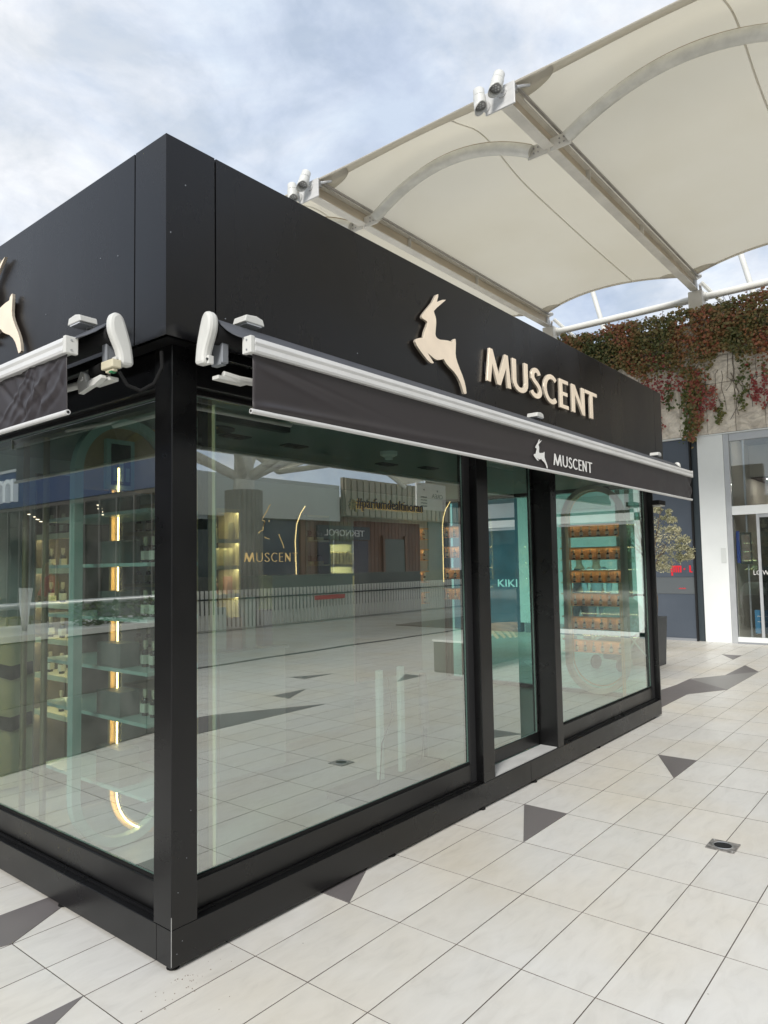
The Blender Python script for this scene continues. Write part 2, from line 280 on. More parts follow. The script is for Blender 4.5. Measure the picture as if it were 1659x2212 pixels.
# ------------------------------------------------------------------ geometry helpers
class MB:
    def __init__(s): s.v = []; s.f = []; s.m = []
    def add(s, vs, fs, mi=0):
        b = len(s.v); s.v += [tuple(v) for v in vs]; s.f += [tuple(i+b for i in f) for f in fs]; s.m += [mi]*len(fs); return s
    def box(s, x0, x1, y0, y1, z0, z1, mi=0):
        x0, x1 = min(x0, x1), max(x0, x1); y0, y1 = min(y0, y1), max(y0, y1); z0, z1 = min(z0, z1), max(z0, z1)
        return s.add([(x, y, z) for x in (x0, x1) for y in (y0, y1) for z in (z0, z1)],
                     [(0, 1, 3, 2), (4, 6, 7, 5), (0, 4, 5, 1), (2, 3, 7, 6), (0, 2, 6, 4), (1, 5, 7, 3)], mi)
    def tube(s, pts, r, n=8, mi=0, cap=True):
        pts = [Vector(p) for p in pts]; rs = r if isinstance(r, (list, tuple)) else [r]*len(pts)
        rings = []; prev = None
        for i, p in enumerate(pts):
            d = (pts[min(i+1, len(pts)-1)]-pts[max(i-1, 0)]).normalized()
            a = prev if prev is not None and abs(prev.dot(d)) < .95 else (Vector((0, 0, 1)) if abs(d.z) < .9 else Vector((1, 0, 0)))
            u = (a - d*a.dot(d)).normalized(); v = d.cross(u); prev = u
            rings.append([p + (u*math.cos(2*math.pi*k/n)+v*math.sin(2*math.pi*k/n))*rs[i] for k in range(n)])
        vs = [q for rg in rings for q in rg]; fs = []
        for i in range(len(pts)-1):
            for k in range(n): a, b = i*n+k, i*n+(k+1) % n; fs.append((a, b, b+n, a+n))
        if cap: fs.append(tuple(range(n-1, -1, -1))); fs.append(tuple(range((len(pts)-1)*n, len(pts)*n)))
        return s.add(vs, fs, mi)
    def prism(s, poly, fn, d0, d1, mi=0, side=None):
        """poly of (a,b); fn(a,b,d) -> xyz; extruded from d0 to d1"""
        n = len(poly); vs = [fn(a, b, d0) for a, b in poly] + [fn(a, b, d1) for a, b in poly]
        s.add(vs, [tuple(range(n)), tuple(range(2*n-1, n-1, -1))], mi)
        b = len(s.v)-2*n
        for i in range(n):
            j = (i+1) % n; s.f.append((b+i, b+i+n, b+j+n, b+j)); s.m.append(mi if side is None else side)
        return s
    def build(s, name, mats, parent=None, smooth=False, bevel=0, recalc=True):
        me = bpy.data.meshes.new(name); me.from_pydata(s.v, [], s.f)
        if not isinstance(mats, (list, tuple)): mats = [mats]
        for m in mats: me.materials.append(m)
        me.polygons.foreach_set('material_index', s.m)
        if recalc:
            bm = bmesh.new(); bm.from_mesh(me); bmesh.ops.recalc_face_normals(bm, faces=bm.faces); bm.to_mesh(me); bm.free()
        if smooth: me.polygons.foreach_set('use_smooth', [True]*len(me.polygons))
        o = bpy.data.objects.new(name, me); S.collection.objects.link(o)
        if parent: o.parent = parent; o.matrix_parent_inverse = Matrix.Translation(-Vector(parent.location)) if parent.type == 'EMPTY' and not parent.parent else Matrix()
        if bevel:
            b = o.modifiers.new('bevel', 'BEVEL'); b.width = bevel; b.segments = 2; b.limit_method = 'ANGLE'; b.angle_limit = R(40); b.harden_normals = False
        if smooth and not bevel:
            try:
                bm = None
                me.polygons.foreach_set('use_smooth', [True]*len(me.polygons)); me.set_sharp_from_angle(angle=R(40))
            except Exception: pass
        return o
def tag(o, label=None, cat=None, group=None, kind=None):
    if label: o['label'] = label
    if cat: o['category'] = cat
    if group: o['group'] = group
    if kind: o['kind'] = kind
    return o
def thing(name, label, cat, loc=(0, 0, 0), group=None, rz=0):
    o = bpy.data.objects.new(name, None); S.collection.objects.link(o); o.location = loc; o.rotation_euler = (0, 0, rz); o.empty_display_size = .1
    return tag(o, label, cat, group)
def local(o): o.matrix_parent_inverse = Matrix(); return o      # part modelled in its thing's own space
def copy_tree(src, loc, rz=0, label=None):
    r = src.copy(); S.collection.objects.link(r); r.location = loc; r.rotation_euler = (0, 0, rz)
    if label: r['label'] = label
    for ch in src.children:
        c = ch.copy(); S.collection.objects.link(c); c.parent = r; c.matrix_parent_inverse = ch.matrix_parent_inverse
        for g in ch.children:
            d = g.copy(); S.collection.objects.link(d); d.parent = c; d.matrix_parent_inverse = g.matrix_parent_inverse
    return r
def text_mesh(name, txt, fn, size, width, depth, mats, parent=None, weight=0, mirror=False):
    cu = bpy.data.curves.new('t', 'FONT'); cu.body = txt; cu.size = 1; cu.offset = weight; cu.extrude = 0; cu.resolution_u = 3
    to = bpy.data.objects.new('t', cu); S.collection.objects.link(to)
    dg = bpy.context.evaluated_depsgraph_get(); me = bpy.data.meshes.new_from_object(to.evaluated_get(dg))
    bpy.data.objects.remove(to)
    bm = bmesh.new(); bm.from_mesh(me); bpy.data.meshes.remove(me)
    bmesh.ops.remove_doubles(bm, verts=bm.verts, dist=1e-5)
    xs = [v.co.x for v in bm.verts]; ys = [v.co.y for v in bm.verts]; x0, x1, y0, y1 = min(xs), max(xs), min(ys), max(ys)
    ret = bmesh.ops.extrude_face_region(bm, geom=bm.faces[:]); ex = [g for g in ret['geom'] if isinstance(g, bmesh.types.BMVert)]
    exs = set(ex)
    for v in bm.verts:
        a = (v.co.x-x0)/(x1-x0)*width; b = (v.co.y-y0)/(y1-y0)*size; v.co = Vector(fn(a, b, depth if v in exs else 0))
    bmesh.ops.recalc_face_normals(bm, faces=bm.faces)
    me = bpy.data.meshes.new(name); bm.to_mesh(me); bm.free()
    for m in (mats if isinstance(mats, (list, tuple)) else [mats]): me.materials.append(m)
    o = bpy.data.objects.new(name, me); S.collection.objects.link(o)
    if parent: o.parent = parent; o.matrix_parent_inverse = Matrix.Translation(-Vector(parent.location))
    return o

# ------------------------------------------------------------------ floor
PX, PY, OX, OY = .568, .297, .292, -.152
floor = MB().add([(-400, -400, -.004), (400, -400, -.004), (400, 400, -.004), (-400, 400, -.004)], [(0, 1, 2, 3)]).build('floor', grout); floor['kind'] = 'structure'; floor['label'] = 'pale plaza floor of large rectangular porcelain tiles'
i0, i1, j0, j1 = -14, 24, -42, 26            # tiles laid one by one in this range
X0, X1, Y0, Y1 = OX+i0*PX, OX+i1*PX, OY+j0*PY, OY+j1*PY
far = MB()
for (a, b, c, d) in ((-400, X0, -400, 400), (X1, 400, -400, 400), (X0, X1, -400, Y0), (X0, X1, Y1, 400)):
    far.add([(a, c, -.002), (b, c, -.002), (b, d, -.002), (a, d, -.002)], [(0, 1, 2, 3)])
fo = far.build('distant_tiles', tile_far, floor); fo['kind'] = 'stuff'
def proj(P):
    d = Vector(P)-CP; z = d.dot(Fw)
    if z < .1: return None
    return (829.5-11.62+1539.64*d.dot(Rt)/z, 1106+16.28-1539.64*d.dot(Up)/z, z)
def tile_mesh():
    g = .0019; h = .0035; x, y = PX/2-g, PY/2-g; c = .0004
    vs = [(-x, -y, -.012), (x, -y, -.012), (x, y, -.012), (-x, y, -.012), (-x, -y, -c), (x, -y, -c), (x, y, -c), (-x, y, -c), (-x+c, -y+c, 0), (x-c, -y+c, 0), (x-c, y-c, 0), (-x+c, y-c, 0)]
    fs = [(0, 1, 5, 4), (1, 2, 6, 5), (2, 3, 7, 6), (3, 0, 4, 7), (4, 5, 9, 8), (5, 6, 10, 9), (6, 7, 11, 10), (7, 4, 8, 11), (8, 9, 10, 11)]
    return vs, fs
tv, tf = tile_mesh(); tme = bpy.data.meshes.new('tile'); tme.from_pydata(tv, [], tf); tme.materials.append(tile_m); tme.materials.append(grout); tmi = [1]*8+[0]; tme.polygons.foreach_set('material_index', tmi)
DR = (2.59, -1.345)
dk = lambda *p: [(OX+PX*a, OY+PY*b) for a, b in p]
darks = [ (dark_t, dk((3, -1), (4, 0), (4, -1))),                    # inlay beside the kiosk's door
          (dark_t, dk((6, -2), (7, -1), (7, -2))),
          (dark_t, dk((1, 0), (2, 1), (1, 1))),                      # runs under the plinth
          (dark_t, dk((-1, 3), (0, 4), (-1, 4), (-2, 4), (-2, 3.5))),
          (dark_t, dk((-2, 0), (-1, 1), (-2, 1))),
          (dark_t, dk((10, 1), (12, 1), (13, 0), (14, 2), (13, 2), (10, 2.5))),
          (pale_t, dk((14, 2), (13, 0), (16, 0), (15, 1))),
          (dark_t, dk((15, 1), (16, 0), (17, 1))),
          (dark_t, dk((18, 2), (19, 3), (19, 2))),
          (dark_t, dk((2, -10), (7, -10), (5, -12), (2, -13))),
          (dark_t, dk((7, -12), (8, -13), (7, -13))),
          (dark_t, dk((9, -15), (10, -15), (9, -16))),
          (dark_t, dk((10, -11), (11, -11), (11, -12))),
          (dark_t, dk((4, -18), (6, -18), (6, -19)))]
def inside(p, poly):
    c = False
    for k in range(len(poly)):
        (x1_, y1_), (x2_, y2_) = poly[k], poly[k-1]
        if (y1_ > p[1]) != (y2_ > p[1]) and p[0] < (x2_-x1_)*(p[1]-y1_)/(y2_-y1_)+x1_: c = not c
    return c
cand = []
for i in range(i0, i1):
    for j in range(j0, j1):
        cx, cy = OX+(i+.5)*PX, OY+(j+.5)*PY
        a = 0
        if not (cx > -.05 and cy > .1 and cy < 2.9 and cx < 5.6):
            q = proj((cx, cy, 0))
            if q and -60 < q[0] < 1720 and 0 < q[1] < 2300: a = 1/q[2]**3
        cand.append((a, cx, cy))
cand.sort(reverse=True)
rest = MB()
def tilt(): return (random.uniform(-.0012, .0012), random.uniform(-.0016, .0016))
for k, (a, cx, cy) in enumerate(cand):
    if k < 300 and a > 0:
        o = bpy.data.objects.new('tile', tme); S.collection.objects.link(o); o.parent = floor; o.location = (cx, cy, 0); t_ = tilt(); o.rotation_euler = (t_[0], t_[1], 0)
    else: rest.add([(x+cx, y+cy, z) for x, y, z in tv], tf[:8], 1); rest.add([(x+cx, y+cy, z) for x, y, z in tv[8:]], [(0, 1, 2, 3)], 0)
ro = rest.build('tile_field', [tile_m, grout], floor, recalc=False); ro['kind'] = 'stuff'
for m_, poly in darks:
    xs = [p[0] for p in poly]; ys = [p[1] for p in poly]
    MB().prism(poly, lambda a, b, d: (a, b, d), -.008, .0032).build('inlay_tile', m_, floor)
gt = MB().box(-12, 30, -6.93, -6.81, -.01, .0035); gt.build('drain_channel', mat('channel_grate', (.05, .05, .05), .6), floor)
def drain(x, y, label):
    t = thing('floor_drain', label, 'drain cover', (x, y, .0), 'square floor drains')
    m = MB(); n = 24; s_ = .073; ro_ = .047
    sq = []
    for k in range(n):
        a = 2*math.pi*k/n+math.pi/4; c, s2 = math.cos(a), math.sin(a); q = s_/max(abs(c), abs(s2)); sq.append((q*c, q*s2))
    ci = [(ro_*math.cos(2*math.pi*k/n+math.pi/4), ro_*math.sin(2*math.pi*k/n+math.pi/4)) for k in range(n)]
    vs = [(x_, y_, .006) for x_, y_ in sq]+[(x_, y_, .006) for x_, y_ in ci]+[(x_*.97, y_*.97, -.022) for x_, y_ in ci]+[(x_, y_, -.01) for x_, y_ in sq]
    fs = []
    for k in range(n):
        l = (k+1) % n; fs += [(k, l, l+n, k+n), (k+n, l+n, l+2*n, k+2*n), (k, k+3*n, l+3*n, l)]
    m.add(vs, fs); local(m.build('frame', steel_in, t, recalc=False))
    local(MB().tube([(0, 0, .0065), (0, 0, .0075)], ro_*.93, 24).build('opening', deepblack, t))
    rim = MB(); rim.tube([(ro_*math.cos(a/12*math.pi)*1.05, ro_*math.sin(a/12*math.pi)*1.05, .006) for a in range(25)], .003, 5, cap=False); local(rim.build('rim', alu, t))
    for sx in (-1, 1): local(MB().tube([(sx*.06, sx*.06, .006), (sx*.06, sx*.06, .009)], .005, 8).build('screw', alu, t))
drain(DR[0], DR[1], 'square steel floor drain with an open round hole near the kiosk door')
gr_ = MB(); rg = random.Random(8)
for k in range(46):
    a = rg.uniform(-2.9, .2); d_ = abs(rg.gauss(.0, .22))+.03; x, y = .02+d_*math.cos(a), -.02+d_*math.sin(a)*.8
    if x > -.02 and y > -.02: continue
    r_ = rg.uniform(.001, .0028); gr_.tube([(x, y, .0002), (x+r_, y, r_*1.2)], [r_, r_*.5], 5)
tag(gr_.build('grit', mat('grit_brown', (.25, .20, .16), .9)), 'dark grit scattered on the tiles by the kiosk corner', None, None, 'stuff')
drain(5.5, -4.7, 'small floor drain in the reflected plaza, farther from the kiosk than the open one')

# ------------------------------------------------------------------ kiosk
L, D, H, HB, O = 5.77, 2.62, 3.30, 2.483, .09
K = thing('kiosk', 'black framed glass perfume kiosk with a tall dark fascia and cream sign letters', 'kiosk', (L/2, D/2, 0))
def part(name, m, mats, bevel=0, smooth=False, parent=K): return m.build(name, mats, parent, smooth, bevel)
PT = .165; FZ = .17
# plinth: joints between lengths
for a, b in ((0, 2.959), (2.962, L)): part('plinth', MB().box(a, b, 0, .10, .022, PT), black, .0025)
part('plinth', MB().box(0, .10, .1005, D, .022, PT), black, .0025)
part('plinth', MB().box(L-.10, L, .1005, D, .022, PT), black, .0025)
part('plinth', MB().box(.1005, L-.1005, D-.1, D, .022, PT), black, .0025)
for x, y in ((.035, .04), (.03, .9), (.03, 1.75), (1.4, .03), (2.32, .02), (3.03, .02), (4.2, .03), (5.6, .04), (5.6, 2.5)):
    part('levelling_foot', MB().tube([(x, y, .004), (x, y, .014), (x, y, .026)], [.026, .024, .012], 12), rubber)
part('skirt_recess', MB().box(.09, L-.09, .09, D-.09, .004, .03), deepblack)
part('interior_floor', MB().box(.10, L-.10, .10, D-.10, .08, FZ-.01), int_floor)
# posts
def post(x0, x1, y0, y1): part('post', MB().box(x0, x1, y0, y1, PT+.001, HB), black, .003)
post(0, .122, 0, .122); post(2.33, 2.47, 0, .15); post(3.405, 3.505, 0, .17); post(5.75, L, 0, .12); post(0, .122, D-.12, D); post(L-.12, L, D-.12, D)
part('corner_trim', MB().box(-.0008, .0012, -.0008, .0012, .03, .215), alu)
for x, z in ((.03, .30), (.07, .42), (.09, .6), (.05, .11), (.025, .07)): part('rivet', MB().tube([(x, -.0015, z), (x, .002, z)], .0016, 6), grey_m)
# header, sashes, glazing
GY = .068
def bay_A(x0, x1, z1=2.333):
    part('header_beam', MB().box(x0, x1, .012, .13, z1, HB-.001), black, .003)
    part('sash_rail', MB().box(x0+.001, x1-.075, .052, .10, .150, .292), black, .004)
    part('glazing_bead', MB().box(x0+.001, x1-.0755, .058, .085, .2925, .304), rubber)
    part('sash_stile', MB().box(x1-.074, x1-.001, .054, .10, .150, z1-.001), deepblack, .003)
    part('sash_top_rail', MB().box(x0+.001, x1-.0755, .056, .10, z1-.022, z1-.001), black, .002)
    part('track', MB().box(x0+.001, x1-.001, .035, .047, PT+.0005, .176), black)
    pane_A(x0+.001, x1-.0755, .3045, z1-.0225, GY)
def pane_A(x0, x1, z0, z1, y):
    m = MB().box(x0, x1, y, y+.010, z0, z1)
    m.m = [0]*6; m.m[2] = 1      # face order: -x,+x,-y,+y,-z,+z ; front pane coated
    m.m = [2, 2, 0, 1, 2, 2]
    part('window_pane', m, [glass_f, glass_b, mint])
bay_A(.122, 2.33); bay_A(3.505, 5.75)
part('header_beam', MB().box(2.47, 3.405, .012, .13, 2.333, HB-.001), black, .003)
dl = MB().box(2.4715, 3.385, .150, .185, .176, .27); DO = part('door', dl, black, .003)
# sub-parts share the kiosk's frame: parent inverse compensates for the empty's offset
def subpart(name, m, mats, par, bevel=0):
    o = m.build(name, mats, None, False, bevel); o.parent = par; return o
m = MB().box(2.4715, 3.375, .158, .170, .2705, 2.31); m.m = [2, 2, 0, 1, 2, 2]; subpart('door_pane', m, [glass_f, glass_b, mint], DO)
subpart('door_stile', MB().box(3.3755, 3.403, .150, .185, .2705, 2.332), black, DO)
part('door_sill', MB().box(2.4715, 3.404, .012, .145, .150, .172), mat('pale_sill', (.60, .60, .585), .5, noise=(6, .08, 4)))
part('door_gap', MB().box(2.4715, 3.404, .001, .0115, .150, .1655), deepblack)
# face B (x = 0 side)
def bay_B(y0, y1, z1=2.325):
    part('header_beam', MB().box(.012, .13, y0, y1, z1, HB-.001), black, .003)
    part('sash_rail', MB().box(.045, .09, y0+.001, y1-.001, .150, .292), black, .004)
    part('glazing_bead', MB().box(.052, .078, y0+.001, y1-.001, .2925, .304), rubber)
    part('sash_top_rail', MB().box(.05, .09, y0+.001, y1-.001, z1-.02, z1-.001), black)
    part('track', MB().box(.028, .04, y0+.001, y1-.001, PT+.0005, .178), black)
    m = MB().box(.062, .072, y0+.001, y1-.001, .3045, z1-.0205); m.m = [0, 1, 2, 2, 2, 2]
    part('window_pane', m, [glass_f, glass_b, mint])
bay_B(.122, D-.12)
# far end (x = L side) is glazed, back wall is solid
m = MB().box(L-.075, L-.065, .122, D-.12, .20, 2.32); m.m = [1, 0, 2, 2, 2, 2]; part('window_pane', m, [glass_e, glass_b, mint])
part('header_beam', MB().box(L-.12, L-.012, .122, D-.12, 2.3205, HB-.001), black)
part('sash_rail', MB().box(L-.10, L-.04, .122, D-.12, .166, .1995), black)
part('back_wall', MB().box(.124, L-.124, D-.09, D-.03, .17, HB-.001), int_grey)
part('ceiling', MB().box(.132, L-.124, .132, D-.092, 2.36, 2.40), ceil_m)
# ceiling fittings
for x, y in ((1.06, .9), (1.55, .9), (2.65, 1.01), (3.07, .91), (2.1, 1.7), (3.9, 1.7)):
    part('ceiling_downlight', MB().box(x-.09, x+.09, y-.045, y+.045, 2.352, 2.3595).box(x-.06, x-.01, y-.03, y+.03, 2.345, 2.352).box(x+.01, x+.06, y-.03, y+.03, 2.345, 2.352), int_dark)
part('ceiling_speaker', MB().tube([(.84, .80, 2.3595), (.84, .80, 2.35)], .105, 24), int_dark)
part('smoke_detector', MB().tube([(2.2, .63, 2.3595), (2.2, .63, 2.335), (2.2, .63, 2.325)], [.062, .06, .04], 20).tube([(2.2, .63, 2.325), (2.2, .63, 2.305)], .028, 14), white_int, smooth=True)
part('curtain_rail', MB().box(.14, .19, .3, 2.4, 2.30, 2.33).box(.19, 1.0, .36, .40, 2.30, 2.335), int_dark)
part('inner_mullion', MB().box(.245, .275, .13, .16, FZ, 2.33), deepblack)
part('inner_mullion', MB().box(.285, .305, .14, .16, FZ, 2.33), mat('bronze_trim', (.30, .24, .15), .35, .6))

# soffit + fascia
part('soffit', MB().box(-O+.003, L+O-.003, -O+.003, -.0005, HB, HB+.02).box(-O+.003, -.0005, 0, D+O, HB, HB+.02), black)
part('roof', MB().box(-.08, L+.08, -.08, D+.08, 3.24, 3.26), rubber)
JT = .0035
def fpA(x0, x1): part('fascia_panel', MB().box(x0+JT, x1-JT, -O, -O+.02, HB, H), fascia_m, .0015)
fpA(.15, L-.13+.0); 
def fpB(y0, y1): part('fascia_panel', MB().box(-O, -O+.02, y0+JT, y1-JT, HB, H), fascia_m, .0015)
fpB(.133, D+O)
# folded corner covers
part('fascia_corner', MB().prism([(-O, -O), (.15-JT, -O), (.15-JT, -O+.02), (-O+.02, -O+.02), (-O+.02, .133-JT), (-O, .133-JT)], lambda a, b, d: (a, b, d), HB, H), fascia_m, .0012)
part('fascia_corner', MB().prism([(L-.13+JT, -O), (L+O, -O), (L+O, .15), (L+O-.02, .15), (L+O-.02, -O+.02), (L-.13+JT, -O+.02)], lambda a, b, d: (a, b, d), HB, H), fascia_m, .0012)
part('fascia_panel', MB().box(L+O-.02, L+O, .155, D+O, HB, H), fascia_m); part('fascia_panel', MB().box(-O+.022, L+O-.025, D+O-.02, D+O-.001, HB, H), fascia_m)
part('joint_backing', MB().box(-O+.022, L+O-.022, -O+.022, -O+.03, HB+.005, H-.005).box(-O+.022, -O+.03, -O+.031, D, HB+.005, H-.005), deepblack)
for x, z in ((.0, 3.12), (-.07, 2.9), (.2, 2.62), (1.05, 2.66), (2.9, 2.62)): part('panel_rivet', MB().tube([(x, -O-.002, z), (x, -O+.001, z)], .0026, 8), grey_m)
for y, z in ((.4, 2.93), (.26, 2.90), (.9, 2.8)): part('panel_rivet', MB().tube([(-O-.002, y, z), (-O+.001, y, z)], .0024, 8), grey_m)

# sign: leaping deer and letters
DEER = [(1.759,3.17),(1.758,3.153),(1.75,3.136),(1.743,3.117),(1.774,3.133),(1.803,3.147),(1.843,3.159),(1.814,3.137),(1.778,3.109),(1.743,3.083),(1.709,3.053),(1.714,3.041),(1.724,3.027),(1.73,3.009),(1.731,2.987),(1.727,2.963),(1.724,2.943),(1.72,2.919),(1.725,2.904),(1.742,2.897),(1.77,2.896),(1.816,2.905),(1.857,2.911),(1.901,2.913),(1.906,2.928),(1.923,2.938),(1.935,2.94),(1.938,2.915),(1.935,2.884),(1.932,2.85),(1.936,2.824),(1.95,2.797),(1.976,2.761),(2.002,2.729),(2.025,2.693),(2.039,2.658),(2.046,2.622),(2.031,2.615),(2.015,2.615),(2.001,2.641),(1.978,2.678),(1.949,2.706),(1.908,2.731),(1.862,2.748),(1.827,2.764),(1.802,2.786),(1.765,2.773),(1.731,2.765),(1.703,2.767),(1.676,2.774),(1.637,2.786),(1.654,2.772),(1.678,2.756),(1.698,2.741),(1.683,2.734),(1.663,2.734),(1.631,2.745),(1.6,2.762),(1.564,2.783),(1.533,2.805),(1.517,2.826),(1.524,2.84),(1.545,2.851),(1.572,2.86),(1.597,2.863),(1.602,2.881),(1.608,2.901),(1.619,2.923),(1.634,2.946),(1.641,2.967),(1.635,2.973),(1.613,2.976),(1.591,2.979),(1.586,2.988),(1.595,3.003),(1.615,3.024),(1.643,3.051),(1.671,3.078),(1.697,3.104),(1.717,3.133),(1.735,3.156)]
def ribbon(pts, wd, closed=False):
    """outline polygon of a stroke of width wd along pts"""
    Lf, Rg = [], []
    for i, p in enumerate(pts):
        p = Vector(p); d0 = (p-Vector(pts[i-1])).normalized() if i > 0 else None; d1 = (Vector(pts[i+1])-p).normalized() if i < len(pts)-1 else None
        d = ((d0 or d1)+(d1 or d0)).normalized(); n = Vector((-d.y, d.x)); k = 1
        if d0 and d1: k = 1/max(.6, n.dot(Vector((-d0.y, d0.x))))
        Lf.append(p+n*wd/2*k); Rg.append(p-n*wd/2*k)
    return [tuple(q) for q in Lf+Rg[::-1]]
def arc(cx, cy, rx, ry, a0, a1, n): return [(cx+rx*math.cos(R(a0+(a1-a0)*k/n)), cy+ry*math.sin(R(a0+(a1-a0)*k/n))) for k in range(n+1)]
def glyph(ch, s=.17):
    """polygons in a unit-height cell whose width is W[ch]; s = stroke width"""
    if ch == 'M': return [[(0, 0), (.13, 1), (.27, 1.0), (.52, .30), (.80, 1), (.94, 1), (1.06, 0), (1.06-s*1.02, 0), (.855, .60), (.59, 0), (.45, 0), (.245, .56), (s*1.02, 0)]]
    if ch == 'N': return [[(0, 0), (0, 1), (s*.95, 1), (.56-s*.9, .33), (.56-s*.9, 1), (.56, 1), (.56, 0), (.56-s*.8, 0), (s*.9, .66), (s*.9, 0)]]
    if ch == 'E': return [[(0, 0), (0, 1), (.47, 1), (.47, 1-s*.85), (s, 1-s*.85), (s, .58), (.42, .58), (.42, .58-s*.85), (s, .58-s*.85), (s, s*.85), (.47, s*.85), (.47, 0)]]
    if ch == 'T': return [[(0, 1), (.62, 1), (.62, 1-s*.85), (.31+s/2, 1-s*.85), (.31+s/2, 0), (.31-s/2, 0), (.31-s/2, 1-s*.85), (0, 1-s*.85)]]
    if ch == 'U': return [ribbon([(s/2, 1), (s/2, .6), (s/2, .33)]+arc(.34, .33, .34-s/2, .33-s/2, 180, 360, 10)[1:]+[(.68-s/2, .6), (.68-s/2, 1)], s)]
    if ch == 'C': return [ribbon(arc(.42, .5, .42-s/2, .5-s/2, 48, 312, 18), s)]
    if ch == 'S': return [ribbon(arc(.27, .74, .25-s/2, .26-s/2, 15, 180, 9)+[(.06, .66), (.12, .58), (.27, .50), (.42, .42), (.50, .33)][0:0]+[(.10, .64), (.20, .55), (.34, .46), (.44, .36)]+arc(.25, .26, .25-s/2+.06, .26-s/2, 0, -165, 9), s)]
# x of every letter's left edge and its width, read off the fascia
LET = [('M', 2.297, .322), ('U', 2.645, .222), ('S', 2.912, .152), ('C', 3.110, .220), ('E', 3.380, .155), ('N', 3.600, .245), ('T', 3.860, .240)]
WID = dict(M=1.06, U=.68, S=.50, C=.70, E=.47, N=.56, T=.62)
fa = lambda a, b, d: (a, -O-d, b)
for ch, x, wdt in LET:
    sx = wdt/WID[ch]*1.0; hgt = .226
    for pg in glyph(ch, .158 if ch not in 'N' else .145): 
        MBo = MB().prism([(x+a*sx, 2.752+b*hgt) for a, b in pg], fa, .014, .030, 0, 1)
        part('sign_letter', MBo, [sign_m, sign_side], .002)
part('deer_emblem', MB().prism(DEER, fa, .014, .030, 0, 1), [sign_m, sign_side], .0015)
for x, z in ((1.70, 2.85), (1.9, 2.8)): part('sign_spacer', MB().box(x-.03, x+.03, -O-.013, -O+.001, z-.03, z+.03), deepblack)
for ch, x, wdt in LET: part('sign_spacer', MB().box(x+wdt*.05+(.1 if ch == 'T' else 0), x+wdt*.05+.03+(.1 if ch == 'T' else 0), -O-.0135, -O+.001, 2.80, 2.88), deepblack)
fb = lambda a, b, d: (-O-d, a, b)
DB = [(1.094+(2.046-a)*.98, b+.034) for a, b in DEER]
part('deer_emblem', MB().prism(DB, fb, .014, .030, 0, 1), [sign_m, sign_side], .0015)
part('sign_spacer', MB().box(-O-.013, -O+.001, 1.25, 1.35, 2.85, 2.95), deepblack)

# gold lettering on the window
gl_f = lambda x0, z0: (lambda a, b, d: (x0+a, GY-.0012-d, z0+b))
gx = .428
for k, (ch, wd_) in enumerate(zip('MUSCENT', (.058, .036, .026, .036, .024, .032, .036))):
    for pg in glyph(ch, .055): part('window_lettering', MB().prism([(gx+a*wd_/WID[ch], 1.593+b*.042) for a, b in pg], lambda a, b, d: (a, GY-.0012-d, b), 0, .0012), gold_edge)
    gx += wd_+.0145
dd = [((a-1.517)*.30+.515, (b-2.615)*.40+1.640) for a, b in DEER]
for seg in ((60, 74), (74, 82), (47, 52), (14, 16), (30, 36), (66, 70)):
    part('window_emblem_line', MB().prism(ribbon([dd[i % len(dd)] for i in range(seg[0], seg[1])], .0026), lambda a, b, d: (a, GY-.0012-d, b), 0, .0012), gold_edge)
o = text_mesh('window_lettering', '#parfumdealtinoran', lambda a, b, d: (1.178+a, GY-.016-d, 1.858+b), .074, .60, .010, gold_edge, K, 0)
o = text_mesh('window_lettering', '#parfumdealtinoran', lambda a, b, d: (1.174+a, GY-.028-d, 1.861+b), .074, .60, .004, int_dark, K, 0)

